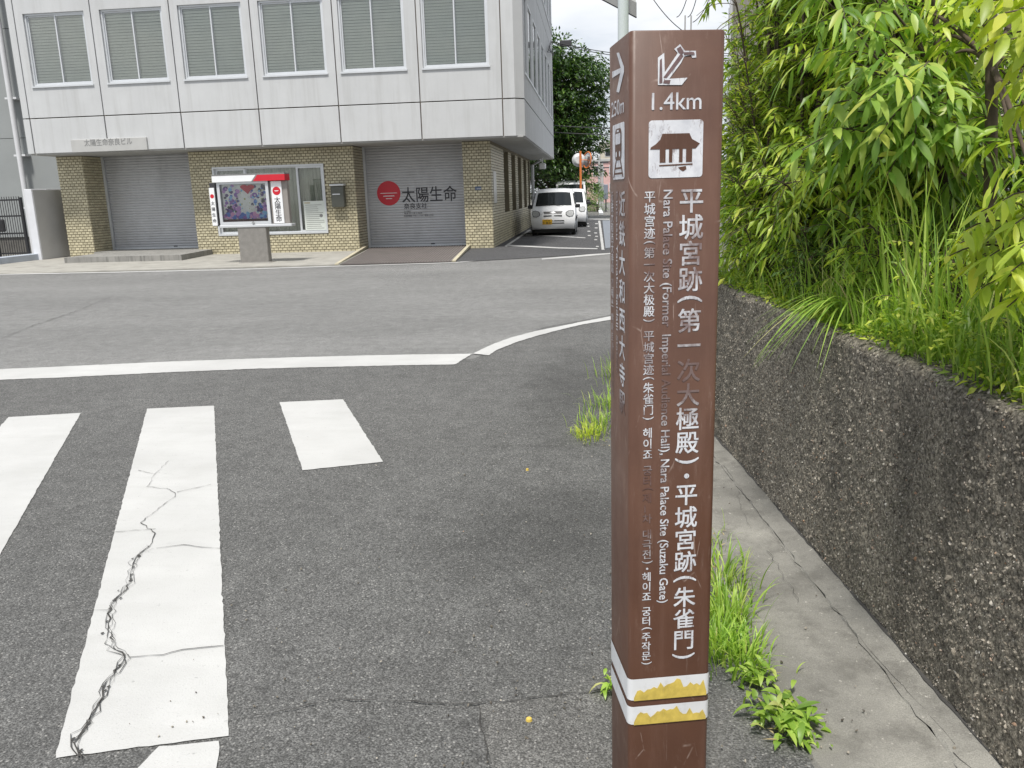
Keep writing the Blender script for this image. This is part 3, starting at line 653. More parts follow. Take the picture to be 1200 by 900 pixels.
# left face
def AL(x, y):
    px, py = 700+x*.2443, 20+y*.2443; d = ray(px, py); n_ = np.array([Vb[1], -Vb[0]]); t_ = (A0[:2]@n_)/(d[:2]@n_); p = d*t_; return ((p[:2]-A0[:2])@Vb[:2], p[2]+CAM_H)
mb = MB(); poly(mb, [AL(*p) for p in [(94, 172), (106, 170), (130, 238), (114, 244)]], LP, E1); poly(mb, [AL(*p) for p in [(114, 244), (130, 238), (130, 262), (112, 268)]], LP, E1)
poly(mb, [AL(*p) for p in [(112, 268), (130, 262), (106, 362), (93, 358)]], LP, E1); poly(mb, [AL(*p) for p in [(74, 262), (114, 244), (112, 268), (74, 292)]], LP, E1+.0002)
mb.build('arrow', 'letters_clean', post)
def left_text_axis(): return -Vb
mb = MB(); text_line(mb, '250m', LP(.163, 1.655), -Vb, Z, .044, .118, .01); mb.build('lettering', 'letters_clean', post)
mb = MB(); poly(mb, rrect(.04, .152, 1.523, 1.637, .007), LP, E1); pic2 = mb.build('train_pictogram', 'letters_clean', post)
mb = MB()
for uu in [(.062, .130)]:
    poly(mb, rrect(.066, .126, 1.562, 1.627, .014), LP, E2)
    for s_ in (0, 1):
        a = .076 if s_ else .116; b_ = .052 if s_ else .140
        poly(mb, [(a-.004, 1.562), (b_-.004, 1.527), (b_+.004, 1.527), (a+.004, 1.562)], LP, E2)
    poly(mb, [(.065, 1.548), (.127, 1.548), (.127, 1.544), (.065, 1.544)], LP, E2+.0001); poly(mb, [(.058, 1.537), (.134, 1.537), (.134, 1.533), (.058, 1.533)], LP, E2+.0001)
mb.build('train_emblem', 'post', pic2)
mb = MB(); poly(mb, rrect(.073, .119, 1.595, 1.617, .004), LP, E2+.0006); poly(mb, rrect(.086, .106, 1.620, 1.624, .001), LP, E2+.0006)
for uu in (.08, .112): mb.disc(LP(uu, 1.575, E2+.0006), .006, Vb, Z, 12)
mb.build('train_window', 'letters_clean', pic2)
s4 = '近鉄大和西大寺駅'; mb = MB(); text_column(mb, s4, LP(.062, 1.503), -Vb, Z, .056, .0615, .03); mb.build('lettering', 'letters_side', post)
mb = MB(); text_line(mb, 'Kintetsu Yamato-Saidaiji Station', LP(.118, 1.498), -Z, -Vb, .026, .40, .006); text_column(mb, '近铁大和西大寺站 긴테쓰 야마토사이다이지역', LP(.158, 1.498), -Vb, Z, .024, .0225, .004); mb.build('lettering', 'letters_thin', post)
# reflective tape bands
for (z0, z1, e) in ((.334, .389, .0016), (.270, .317, .0017)):
    mb = MB(); post_sleeve(mb, z0, z1, e); band = mb.build('tape_band', 'tape_white', post)
    mb = MB(); n = 22; top = []; 
    for k in range(n+1):
        u_ = .012+(PW-.02)*k/n; h = z0+(z1-z0)*(.6+(.12 if (k*3//n) % 2 else -.05)+random.choice([0, 0, .12, -.12])+random.uniform(-.07, .07))
        if k in (0, n): h = z0+(z1-z0)*.15
        top.append((u_, h))
    for k in range(n):
        q = [(top[k][0], z0-.001), (top[k+1][0], z0-.001), top[k+1], top[k]]
        mb.add([FP(u_, z_, e+.0012+(.0009*random.random() if i > 1 else 0)) for i, (u_, z_) in enumerate(q)], [(0, 1, 2, 3)])
    mb.build('torn_tape', 'tape_yellow', band)

# ================================================================== OFFICE BUILDING
FX, FY = -8.8, 23.76     # tiled ground-floor plane
YO = 22.79               # plane of the overhanging white storeys
XR = -1.84
bl = thing('office_building', (FX, FY, 0), 'white panelled office block over a buff tiled ground floor with grey shutters', 'building')
mb = MB(); mb.box(-15.5, XR-.4, YO+.42, 39.0, 3.0, 11.3)
mb.box(-15.9, XR, YO, 39.15, 11.3, 11.6)
mb.build('core_wall', 'joint', bl)
mb = MB()
for x_ in (-15.7, -13.5, -11.28, -9.06, -6.83, -4.6, -2.4): mb.box(x_-.12, x_+.12, YO+.057, YO+.1, 3.0, 11.3)
for z_ in (3.945, 7.575): mb.box(-15.88, -2.1, YO+.101, YO+.14, z_-.12, z_+.12); mb.box(XR-.14, XR-.101, YO+.3, 39.1, z_-.12, z_+.12)
for k in range(7): mb.box(XR-.1, XR-.051, 24.56+2.06*k, 24.68+2.06*k, 3.0, 11.3)
mb.box(-15.86, -15.6, YO+.15, 39.1, 3.0, 11.3); mb.box(-15.59, XR-.5, 39.01, 39.1, 3.0, 11.3)
mb.add([(-2.10, YO+.06, 3.0), (XR-.055, YO+.29, 3.0), (XR-.055, YO+.29, 11.3), (-2.10, YO+.06, 11.3)], [(0, 1, 2, 3)])
mb.build('joint_backing', 'joint', bl)
JX = [-15.7, -13.5, -11.28, -9.06, -6.83, -4.6, -2.4]
WC = [-14.57, -12.37, -10.17, -7.95, -5.8, -3.6]
rows = [(3.0, 3.93, False), (3.96, 7.56, True), (7.59, 11.28, True)]
g = .015
def panel_with_hole(x0, x1, z0, z1, hx0, hx1, hz0, hz1, y0, y1):
    mb = MB(); V = []
    for y in (y0, y1):
        V += [(x0, y, z0), (x1, y, z0), (x1, y, z1), (x0, y, z1), (hx0, y, hz0), (hx1, y, hz0), (hx1, y, hz1), (hx0, y, hz1)]
    F = []
    for k in range(4):
        a, b_ = k, (k+1) % 4
        F.append((a, b_, b_+4, a+4)); F.append((a+8, a+12, b_+12, b_+8)); F.append((a, a+8, b_+8, b_)); F.append((a+4, b_+4, b_+12, a+12))
    mb.add(V, F); return mb
blind_me = {}
def window_front(xc, z0, z1, par, hw=.875, blind=True):
    y = YO+.055
    mb = MB()
    for (a, b_, c, d) in ((xc-hw, xc+hw, z0, z0+.05), (xc-hw, xc+hw, z1-.045, z1), (xc-hw, xc-hw+.045, z0+.05, z1-.045), (xc+hw-.045, xc+hw, z0+.05, z1-.045)):
        mb.box(a, b_, y, y+.08, c, d)
    fr = mb.build('window', 'alu', par)
    mb = MB(); mb.box(xc-hw-.03, xc+hw+.03, YO-.035, YO+.06, z0-.045, z0-.004); mb.build('sill', 'alu', fr)
    for s in (0, 1):
        a, b_ = (xc-hw+.045, xc+.025) if s == 0 else (xc-.025, xc+hw-.045); yy = y+.045-.03*s
        mb = MB()
        for (p, q, c, d) in ((a, b_, z0+.05, z0+.085), (a, b_, z1-.08, z1-.045), (a, a+.035, z0+.085, z1-.08), (b_-.035, b_, z0+.085, z1-.08)): mb.box(p, q, yy, yy+.025, c, d)
        mb.build('sash', 'alu', fr)
        mb = MB(); mb.box(a+.03, b_-.03, yy+.008, yy+.014, z0+.08, z1-.075); mb.build('pane', 'glass', fr)
    mb = MB(); n = int((z1-z0)/.075)
    for k in range(n):
        z = z0+.06+k*.075; sag = random.uniform(-.004, .004)
        mb.add([(xc-hw+.03, y+.10, z-.032), (xc+hw-.03, y+.10, z-.032+sag), (xc+hw-.03, y+.125, z+.036+sag), (xc-hw+.03, y+.125, z+.036)], [(0, 1, 2, 3)])
    mb.build('blind', 'blind', fr, kind='stuff')
    mb = MB(); mb.box(xc-hw, xc+hw, y+.2, y+.21, z0, z1); mb.build('window_back', 'curtain', fr)
for ri, (z0, z1, win) in enumerate(rows):
    for k in range(6):
        x0, x1 = JX[k]+g, JX[k+1]-g
        if not win:
            mb = MB(); mb.bbox(x0, x1, YO, YO+.055, z0, z1, .008); mb.build('facade_panel', 'facade', bl)
        else:
            hz0, hz1 = z0+.83, z0+2.70; xc = WC[k]
            panel_with_hole(x0, x1, z0, z1, xc-.88, xc+.88, hz0, hz1, YO, YO+.055).build('facade_panel', 'facade', bl)
            if ri == 1 or True: window_front(xc, hz0, hz1, bl)
    mb = MB(); mb.bbox(-15.9, JX[0]-g, YO, YO+.055, z0, z1, .006); mb.build('facade_panel', 'facade', bl)
    # chamfered corner panel
    x0 = JX[6]+g; mb = MB(); P = [(x0, YO), (-2.07, YO), (XR, YO+.23), (XR, YO+.45), (XR-.049, YO+.45), (XR-.049, YO+.25), (-2.09, YO+.055), (x0, YO+.055)]; n = len(P)
    mb.add([(p[0], p[1], z0) for p in P]+[(p[0], p[1], z1) for p in P], [tuple(range(n)), tuple(range(2*n-1, n-1, -1))]+[(k, k+n, (k+1) % n+n, (k+1) % n) for k in range(n)]); mb.build('corner_panel', 'facade', bl)
# side face with tall narrow windows
side_w = [(23.55, 24.35)]+[(24.9+2.06*k, 26.2+2.06*k) for k in range(7)]
ys = [YO+.46]+[24.62+2.06*k for k in range(7)]+[39.1]
def side_window(y0, y1, z0, z1, X, par, dep=.13, nm='side_window'):
    mb = MB()
    for (a, b_, c, d) in ((y0, y1, z0, z0+.05), (y0, y1, z1-.05, z1), (y0, y0+.045, z0+.05, z1-.05), (y1-.045, y1, z0+.05, z1-.05)): mb.box(X-dep-.06, X-dep, a, b_, c, d)
    fr = mb.build(nm, 'alu', par)
    mb = MB(); mb.box(X-dep-.035, X-dep-.03, y0+.045, y1-.045, z0+.05, z1-.05); mb.build('pane', 'glass', fr)
    mb = MB(); mb.box(X-dep-.12, X-dep-.1, y0, y1, z0, z1); mb.build('blind', 'blind', fr)
for ri, (z0, z1, win) in enumerate(rows):
    for k in range(8):
        y0, y1 = ys[k]+.008, ys[k+1]-.008; mb = MB(); D = .13
        if not win: mb.bbox(XR-.049, XR, y0, y1, z0, z1, .006)
        else:
            a, b_ = side_w[k]; a = max(a, y0+.05); b_ = min(b_, y1-.05); hz0, hz1 = z0+.70, z0+2.72
            mb.box(XR-.049, XR, y0, a, z0, z1); mb.box(XR-.049, XR, b_, y1, z0, z1); mb.box(XR-.049, XR, a, b_, z0, hz0); mb.box(XR-.049, XR, a, b_, hz1, z1)
            side_window(a, b_, hz0, hz1, XR, bl, .0)
        mb.build('facade_panel', 'facade', bl)
mb = MB()
for ri in (1, 2):
    z0 = rows[ri][0]; mb.box(XR, XR+.03, ys[0]+.1, 39.0, z0+.64, z0+.695)
mb.build('sill_ledge', 'alu', bl)
mb = MB(); mb.box(-15.85, XR-.04, YO+.05, 39.1, 2.965, 2.999); mb.build('soffit', 'soffit', bl)

# ground floor: grout walls with real tiles
def tile_wall(mb, mg, O, Ud, Wd, L, z0, z1, holes=()):
    """tiles 95x45 mm on 105x52 mm centres along Ud from O, outward normal Wd"""
    O = np.array(O, float); Ud = np.array(Ud, float); Wd = np.array(Wd, float); pu, pz = .132, .0776
    for j in range(int((z1-z0)/pz)):
        z = z0+j*pz; sh = (j % 2)*pu/2
        for i in range(-1, int(L/pu)+1):
            a = max(0, i*pu+sh+.008); b_ = min(L, i*pu+sh+pu-.008)
            if b_-a < .02: continue
            zc = z+pz/2; uc = (a+b_)/2
            if any(h[0] < uc < h[1] and h[2] < zc < h[3] for h in holes): continue
            e = .012+random.uniform(-.002, .002); q = [(a, z+.010), (b_, z+.010), (b_, z+pz-.008), (a, z+pz-.008)]
            V = [O+Ud*u+Z*zz_ for u, zz_ in q]+[O+Ud*(u+(.003 if k in (0, 3) else -.003))+Z*(zz_+(.003 if k < 2 else -.003))+Wd*e for k, (u, zz_) in enumerate(q)]
            mb.add(V, [(4, 5, 6, 7), (0, 1, 5, 4), (1, 2, 6, 5), (2, 3, 7, 6), (3, 0, 4, 7)])
gt = MB(); tl = MB(); SY = 24.8
hole = (-11.0, -7.69, .55, 2.5)
# grout bodies
gt.box(-15.73, -14.94, FY, SY+.3, -.02, 2.96); gt.box(-3.68, -2.89, FY, SY+.3, -.02, 2.96)
gt.box(-11.68, hole[0], FY, SY+.3, -.02, 2.96); gt.box(hole[1], -6.81, FY, SY+.3, -.02, 2.96); gt.box(hole[0], hole[1], FY, SY+.3, -.02, hole[2]); gt.box(hole[0], hole[1], FY, SY+.3, hole[3], 2.96)
gt.box(-15.73, -2.89, SY+.305, 25.6, -.02, 2.961)
sh_ = [(27.1, 28.6), (29.6, 31.1), (32.1, 33.6), (34.6, 36.1), (37.0, 37.9)]
prev = 25.605
for a, b_ in sh_: gt.box(-3.3, -2.89, prev, a, -.02, 2.959); gt.box(-3.3, -2.89, a, b_, -.02, .9); gt.box(-3.3, -2.89, a, b_, 2.86, 2.959); prev = b_
gt.box(-3.3, -2.89, prev, 38.2, -.02, 2.959); gt.box(-15.7, -3.305, 25.605, 38.2, -.02, 2.958)
gt.build('ground_floor_wall', 'grout', bl)
for (x0, x1, hs) in ((-15.73, -14.94, ()), (-11.68, -6.81, [(hole[0]+11.68, hole[1]+11.68, hole[2], hole[3])]), (-3.68, -2.89, ())):
    tile_wall(tl, None, (x0, FY, .0), (1, 0, 0), (0, -1, 0), x1-x0, 0, 2.95, hs)
for x in (-14.94, -6.81): tile_wall(tl, None, (x, FY, 0), (0, 1, 0), (1, 0, 0), 1.0, 0, 2.95)
tile_wall(tl, None, (-15.73, SY+.3, 0), (0, -1, 0), (-1, 0, 0), SY+.3-FY, 0, 2.95)
tile_wall(tl, None, (-2.89, FY, 0), (0, 1, 0), (1, 0, 0), 14.4, 0, 2.94, [(a-FY, b_-FY, .9, 2.86) for a, b_ in sh_])
tl.build('wall_tiles', 'tile', bl, kind='stuff')
for a, b_ in sh_: side_window(a, b_, .905, 2.855, -2.89, bl, .18, 'side_window')
# shutters
def shutter(x0, x1, z0, y, name='shutter'):
    mb = MB(); P = []; z = z0; V = []
    while z < 2.96:
        V += [(y, z), (y-.018, z+.012), (y-.022, z+.04), (y-.016, z+.066), (y, z+.072)]; z += .078
    A = [(x0, p[0], p[1]) for p in V]+[(x1, p[0], p[1]) for p in V]; n = len(V)
    mb.add(A, [(k, k+n, k+n+1, k+1) for k in range(n-1)])
    s = mb.build(name, 'shutter', bl)
    mb = MB(); mb.box(x0, x1, y-.04, y+.01, z0-.075, z0); s2 = mb.build('bottom_rail', 'alu', s)
    mb = MB(); xm = (x0+x1)/2; mb.box(xm-.06+.4, xm+.06+.4, y-.052, y-.041, z0-.01, z0+.02); mb.build('handle', 'dark', s)
    for xa in (x0, x1-.07): mb = MB(); mb.box(xa, xa+.07, y-.10, y-.045, z0-.075, 2.96); mb.build('guide_rail', 'alu', s)
    return s
shutter(-14.925, -11.67, .23, SY)
s2 = shutter(-6.795, -3.67, .11, SY)
YS = SY-.026
def ST(px, py): return PY(px, py, YS)
mb = MB(); c = ST(455.5, 226.5); rr_ = .355
mb.disc(c, rr_, (1, 0, 0), (0, 0, 1), 40, 0); lg = mb.build('company_logo', 'red', bl)
mb = MB()
for dz, wv, hh_ in ((0.0, .27, .012), (-.085, .18, .016), (-.16, .10, .014)): mb.add([(c[0]-wv, YS-.003, c[2]+dz-hh_*.3), (c[0]+wv, YS-.003, c[2]+dz-hh_*.3), (c[0]+wv*.85, YS-.003, c[2]+dz+hh_), (c[0]-wv*.85, YS-.003, c[2]+dz+hh_)], [(0, 1, 2, 3)])
mb.build('logo_wave', 'white', lg)
X1, Z1 = (1, 0, 0), (0, 0, 1)
mb = MB(); p = ST(471.5, 236.5); q = ST(535.5, 236.5); text_line(mb, '太陽生命', p+np.array([0, 0, .02]), X1, Z1, .47, q[0]-p[0], .012)
p = ST(473.5, 244.5); q = ST(500.5, 244); text_line(mb, '奈良支社', p, X1, Z1, .185, q[0]-p[0], .012)
for (x0, x1, yy, s_, tx) in ((473.5, 481, 248.5, .05, '法人営業部'), (473.5, 495, 251, .05, '奈良市二条大路南'), (473.5, 508, 254, .055, '営業時間 9:00～17:00  電話 0742')):
    p = ST(x0, yy); q = ST(x1, yy); text_line(mb, tx, p, X1, Z1, s_, q[0]-p[0], 0)
mb.build('lettering', 'dark', bl)
# name plate on the overhang
p0 = PY(84, 175, YO-.06); p1 = PY(171, 160.5, YO-.06)
mb = MB(); mb.bbox(p0[0], p1[0], YO-.06, YO-.002, 2.99, p1[2]-.0, .008); npl = mb.build('name_plate', pm('plate_grey', (.42, .42, .41), .5, .05), bl)
mb = MB(); a = PY(99, 170.5, YO-.063); b_ = PY(155, 168, YO-.063); text_line(mb, '太陽生命奈良ビル', (a[0], YO-.064, a[2]-.005), X1, Z1, .2, b_[0]-a[0], .008); mb.build('lettering', 'greytext', npl)
# small address plate and pale side poster
mb = MB(); p = PY(557, 222, FY); mb.box(p[0], p[0]+.17, FY-.03, FY-.014, p[2]-.02, p[2]+.08); ap = mb.build('address_plate', pm('plate_navy', (.06, .09, .16), .4), bl)
mb = MB(); text_line(mb, '二条大路', (p[0]+.012, FY-.0315, p[2]), X1, Z1, .045, .145, .01); mb.build('lettering', 'white', ap)
mb = MB(); mb.box(-2.876, -2.868, 24.15, 24.85, 1.25, 2.15); mb.build('wall_notice', pm('notice_pale', (.5, .5, .48), .3), bl)
# ground floor window
wy = FY+.06
wf = MB()
def fr_box(mb, x0, x1, z0, z1, y0, y1, t_=.06):
    mb.box(x0, x1, y0, y1, z0, z0+t_); mb.box(x0, x1, y0, y1, z1-t_, z1); mb.box(x0, x0+t_, y0, y1, z0+t_, z1-t_); mb.box(x1-t_, x1, y0, y1, z0+t_, z1-t_)
fr_box(wf, hole[0], hole[1], hole[2]-.0, hole[3], FY-.035, FY+.1, .05); wfo = wf.build('ground_floor_window', 'alu', bl)
xs_ = [hole[0]+.05, -10.05, -8.52, hole[1]-.05]
for k in range(3):
    mb = MB(); yy = wy+(.0 if k != 1 else .03); fr_box(mb, xs_[k], xs_[k+1], hole[2]+.05, hole[3]-.05, yy-.04 if k == 2 else yy, yy+.03, .055 if k != 1 else .03); mb.build('sash', 'alu', wfo)
    mb = MB(); mb.box(xs_[k]+.03, xs_[k+1]-.03, yy+.01, yy+.016, hole[2]+.08, hole[3]-.08); mb.build('pane', 'glass', wfo)
mb = MB(); n = 160; V = []; V2 = []
for k in range(n+1):
    x = hole[0]+(hole[1]-hole[0])*k/n; y = FY+.22+.035*math.sin(k*.62)+.015*math.sin(k*1.7); V += [(x, y, hole[2]), (x, y, hole[3])]
mb.add(V, [(2*k, 2*k+2, 2*k+3, 2*k+1) for k in range(n)], 0, True); mb.build('curtain', 'curtain', wfo)
a = PY(358.5, 273, wy-.05); b_ = PY(382, 235, wy-.05)
mb = MB(); mb.box(a[0], b_[0]-.02, wy-.052, wy-.044, hole[2]+.09, b_[2]); nt_ = mb.build('paper_notice', 'poster', wfo)
mb = MB()
for k in range(13):
    z = b_[2]-.12-k*.055; mb.box(a[0]+.05, a[0]+.05+random.uniform(.3, .55), wy-.054, wy-.053, z, z+.012)
mb.box(a[0]+.03, a[0]+.2, wy-.054, wy-.053, b_[2]-.07, b_[2]-.03, 1); mb.disc((a[0]+.5, wy-.0545, hole[2]+.5), .05, X1, Z1, 12, 0)
mb.build('notice_print', ['greytext', 'kerbyel'], nt_)
mx_ = thing('wall_mailbox', (-7.28, FY, 1.25), 'dark grey steel letter box on the tiled wall beside the logo shutter', 'letter box')
mb = MB(); mb.bbox(-7.47, -7.09, FY-.22, FY-.014, 1.27, 1.86, .02); mb.build('box_body', 'mailbox', mx_)
mb = MB(); mb.bbox(-7.49, -7.07, FY-.26, FY-.014, 1.865, 1.92, .015); mb.build('lid', 'alu', mx_)
mb = MB(); mb.box(-7.42, -7.2, FY-.235, FY-.222, 1.62, 1.65); mb.build('slot', 'alu', mx_)
# downpipe at the far corner, cables on the upper corner
mb = MB(); mb.tube([(-2.75, 37.9, 0), (-2.75, 37.9, 2.7), (-2.35, 37.6, 2.9)], .07, 8); mb.build('downpipe', 'pipe', bl)
mb = MB(); mb.bbox(-2.4, -2.1, 36.9, 37.2, 2.5, 2.75, .04); mb.tube([(-2.25, 37.05, 2.7), (-2.25, 37.05, 2.97)], .03, 6); mb.build('security_camera', 'white', bl)

# forecourt
mb = MB(); FP_ = [(-14.6, 18.45), (-5.9, 18.86), (-6.8, 24.8), (-14.94, 24.8), (-16.3, 23.2), (-17.3, 21.2), (-17.3, 18.3)]
def slab(name, P, z0, z1, mat, **k):
    mb = MB(); n = len(P); mb.add([(p[0], p[1], z0) for p in P]+[(p[0], p[1], z1) for p in P], [tuple(range(n))[::-1], tuple(range(n, 2*n))]+[(i, (i+1) % n, (i+1) % n+n, i+n) for i in range(n)])
    return mb.build(name, mat, **k)
struct(slab('forecourt_pavement', [(-17.3, 18.35), (-14.0, 18.42), (-5.9, 18.86), (-6.8, 25), (-17.3, 25)], -.05, .022, 'concrete'))
struct(slab('parking_lot_asphalt', [(-3.2, 19.0), (-2.2, 19.42), (1.0, 21.0), (.35, 47), (-3.0, 47), (-3.0, 24.9), (-3.85, 24.9)], -.05, .010, 'lot'))
st = tag(slab('entrance_step', [(-14.4, 21.45), (-11.05, 21.45), (-11.35, 24.86), (-14.93, 24.86), (-14.93, 23.70), (-14.4, 23.70)][:], -.02, .17, 'step'), 'low stained concrete step in front of the plain shutter', 'step')
# ramp
rmp = thing('shutter_ramp', (-4.9, 21.5, 0), 'brown grey ribbed ramp leading up to the logo shutter', 'ramp')
def rampP(u, v): # u across, v from road to shutter
    a = np.array([-5.86, 18.86]); b_ = np.array([-3.30, 19.02]); c_ = np.array([-6.72, 24.72]); d_ = np.array([-3.72, 24.72])
    p = (a*(1-u)+b_*u)*(1-v)+(c_*(1-u)+d_*u)*v; return (p[0], p[1], .012+.03*v)
mb = MB(); mb.add([rampP(0, 0), rampP(1, 0), rampP(1, 1), rampP(0, 1)], [(0, 1, 2, 3)]); mb.build('ramp_deck', pm('ramp_brown', (.12, .105, .1), .85, .15, 3), rmp)
mb = MB()
for i in range(38):
    u0, u1 = i/38+.004, i/38+.018
    for k in range(1):
        P = [np.array(rampP(u, v)) for u, v in ((u0, .01), (u1, .01), (u1, .99), (u0, .99))]
        mb.add([p+Z*.002 for p in P]+[p+Z*.016 for p in P], [(4, 5, 6, 7), (0, 1, 5, 4), (1, 2, 6, 5), (3, 0, 4, 7)])
mb.build('ramp_ribs', pm('ramp_ribs', (.19, .17, .16), .8, .15, 3), rmp, kind='stuff')
for (a, b_, lab) in ((rampP(-.045, 0), rampP(-.04, .97), 'l'), (rampP(1.02, 0), rampP(1.015, .97), 'r')):
    mb = MB(); a = np.array(a); b_ = np.array(b_); w_ = np.array([.045, 0, 0]); mb.add([a-w_, a+w_, b_+w_, b_-w_]+[p+Z*h for p, h in ((a-w_, .03), (a+w_, .03), (b_+w_, .08), (b_-w_, .08))], [(4, 5, 6, 7), (0, 1, 5, 4), (1, 2, 6, 5), (3, 0, 4, 7)]); mb.build('edge_kerb', 'kerbyel', rmp)
# lot markings
def lotline(P, z=.015): return strip_sheet('parking_line', [G(*p) for p in P], z, 'paint', .006)
lotline([(591, 289), (594, 289.5), (622.5, 270), (620, 269.5)])
lotline([(594, 287.2), (655, 290.6), (700, 291.6), (700, 292.6), (655, 291.8), (592, 288.6)], .016)
lotline([(617, 275.2), (650, 276.6), (686, 278.8), (686, 279.6), (650, 277.5), (615, 276)])
lotline([(701, 259), (703.5, 259), (708.4, 293.4), (705, 293.4)], .016)
lotline([(689, 256.3), (714, 256.9), (714, 257.9), (688.5, 257.3)], .017)
for px, py in [(689, 265), (698.5, 267), (698, 273), (699, 277), (698, 281), (690, 271), (690.5, 276), (700, 289), (688, 262), (699, 262)]:
    lotline([(px-1.6, py), (px+1.6, py), (px+1.8, py+1.1), (px-1.4, py+1.1)], .018)
struct(slab('side_pavement', [tuple(G(706, 259)[:2]), tuple(G(709.5, 292)[:2]), tuple(G(760, 286)[:2]), tuple(G(745, 259)[:2])], -.03, .03, 'pave'))

# ================================================================== NOTICE BOARD
nb_ = thing('notice_board', (-8.4, 20, 0), 'glazed notice display case with red and white header on a stone pedestal', 'notice board')
Y0 = 20.0
mb = MB(); mb.bbox(-8.78, -8.05, Y0, Y0+.22, .0, .93, .015); mb.bbox(-8.82, -7.98, Y0-.05, Y0+.28, .0, .04, .01); mb.build('pedestal', 'stone', nb_)
mb = MB(); mb.bbox(-9.22, -7.38, Y0-.02, Y0+.26, .89, .955, .01); mb.build('bottom_tray', 'alu', nb_)
mb = MB(); fr_box(mb, -9.2, -7.9, .96, 2.0, Y0, Y0+.1, .07); mb.box(-9.19, -7.46, Y0+.215, Y0+.24, .96, 2.0); mb.box(-9.2, -9.14, Y0+.1, Y0+.21, .96, 2.0); mb.box(-7.96, -7.90, Y0+.1, Y0+.21, .96, 2.0); mb.build('case_frame', 'alu', nb_)
mb = MB(); mb.box(-9.13, -7.97, Y0+.03, Y0+.036, 1.03, 1.93); mb.build('case_glass', 'caseglass', nb_)
mb = MB(); mb.box(-9.12, -7.98, Y0+.10, Y0+.11, 1.03, 1.93, 0); pst = mb.build('poster', pm('poster_base', (.85, .85, .8), .6, .1, 8), nb_)
mb = MB(); cols = [(.1, .06, .2), (.25, .12, .4), (.55, .3, .6), (.1, .2, .55), (.25, .5, .75), (.7, .35, .55), (.75, .73, .7), (.5, .5, .2), (.08, .08, .1)]
for i, c_ in enumerate(cols): M['poster%d' % i] = pm('poster_print', c_, .6, .08)
yl = Y0+.098
def blob(x, z, r, mi, y):
    n = 10; mb.add([(x+r*random.uniform(.75, 1.15)*math.cos(6.28*k/n), y, z+r*random.uniform(.75, 1.15)*math.sin(6.28*k/n)) for k in range(n)], [tuple(range(n))], mi)
i = 0
for x, z in [(random.choice([random.uniform(-9.08, -8.7), random.uniform(-8.38, -8.02)]), random.uniform(1.2, 1.88)) for _ in range(150)]:
    blob(x, z, random.uniform(.022, .06), random.choice([0, 1, 8, 6, 2, 6, 4, 2, 3]), yl-i*.00008); i += 1
for k in range(60): blob(random.uniform(-9.1, -8.0), random.uniform(1.12, 1.22), random.uniform(.03, .06), random.choice([2, 3, 5, 1, 3, 2, 4]), yl-i*.00008); i += 1
for k in range(40): blob(random.uniform(-8.8, -8.1), random.uniform(1.3, 1.8), random.uniform(.01, .03), random.choice([6, 7, 4, 6]), yl-i*.00008); i += 1
mb.build('poster_print', ['poster%d' % k for k in range(9)], pst)
mb = MB(); hp = [(0, -.14), (-.1, -.03), (-.19, .06), (-.2, .12), (-.13, .16), (-.04, .15), (0, .12), (.05, .15), (.14, .155), (.2, .11), (.19, .05), (.08, -.03)]
mb.add([(-8.45+a*.9, Y0+.066, 1.79+b_*.75) for a, b_ in hp], [tuple(range(len(hp)))]); mb.build('heart', 'red', pst)
mb = MB(); mb.box(-9.12, -7.98, Y0+.196, Y0+.199-.02, 1.03, 1.075)if False else None
mb.box(-9.12, -7.98, Y0+.06, Y0+.065, 1.03, 1.09); mb.build('poster_foot', pm('poster_foot', (.08, .03, .03), .6), pst)
# header: white with red slanted end
zt0, zt1 = 1.985, 2.13
mb = MB(); A_ = [(-9.27, zt0), (-8.28, zt0), (-8.16, zt1), (-9.27, zt1)]; yb0, yb1 = Y0-.06, Y0+.27
def prism(mb, P, y0, y1, mi=0):
    n = len(P); mb.add([(p[0], y0, p[1]) for p in P]+[(p[0], y1, p[1]) for p in P], [tuple(range(n)), tuple(range(2*n-1, n-1, -1))]+[(k, k+n, (k+1) % n+n, (k+1) % n) for k in range(n)], mi)
prism(mb, A_, yb0, yb1); mb.build('header', 'white', nb_)
mb = MB(); prism(mb, [(-8.24, zt0), (-7.44, zt0), (-7.44, zt1), (-8.12, zt1)], yb0, yb1); mb.build('header', 'red', nb_, label='red right-hand end of the header')
mb = MB(); prism(mb, [(-8.28, zt0), (-8.24, zt0), (-8.12, zt1), (-8.16, zt1)], yb0+.002, yb1); prism(mb, [(-9.27, zt1), (-7.44, zt1), (-7.44, zt1+.035), (-9.27, zt1+.035)], yb0, yb1); mb.build('header_trim', ['greytext'], nb_)
# side name boards
mb = MB(); mb.bbox(-7.9+.02, -7.44, Y0+.046, Y0+.2, .96, 1.98, .01); sb = mb.build('side_housing', pm('housing', (.28, .26, .24), .5), nb_)
mb = MB(); mb.box(-7.83, -7.57, Y0+.015, Y0+.045, .97, 1.97); sp_ = mb.build('name_board', 'white', nb_)
mb = MB(); mb.disc((-7.70, Y0+.012, 1.74), .1, X1, Z1, 24); l2 = mb.build('company_logo', 'red', sp_)
mb = MB(); mb.add([(-7.76, Y0+.010, 1.75), (-7.64, Y0+.010, 1.75), (-7.67, Y0+.010, 1.73), (-7.73, Y0+.010, 1.73)], [(0, 3, 2, 1)]); mb.build('logo_wave', 'white', l2)
mb = MB(); text_column(mb, '太陽生命', (-7.70, Y0+.012, 1.60), X1, Z1, .16, .15, .015); mb.build('lettering', 'dark', sp_)
mb = MB(); mb.bbox(-9.42, -9.27, Y0+.08, Y0+.2, .93, 1.98, .01); mb.build('side_housing', 'dark', nb_)
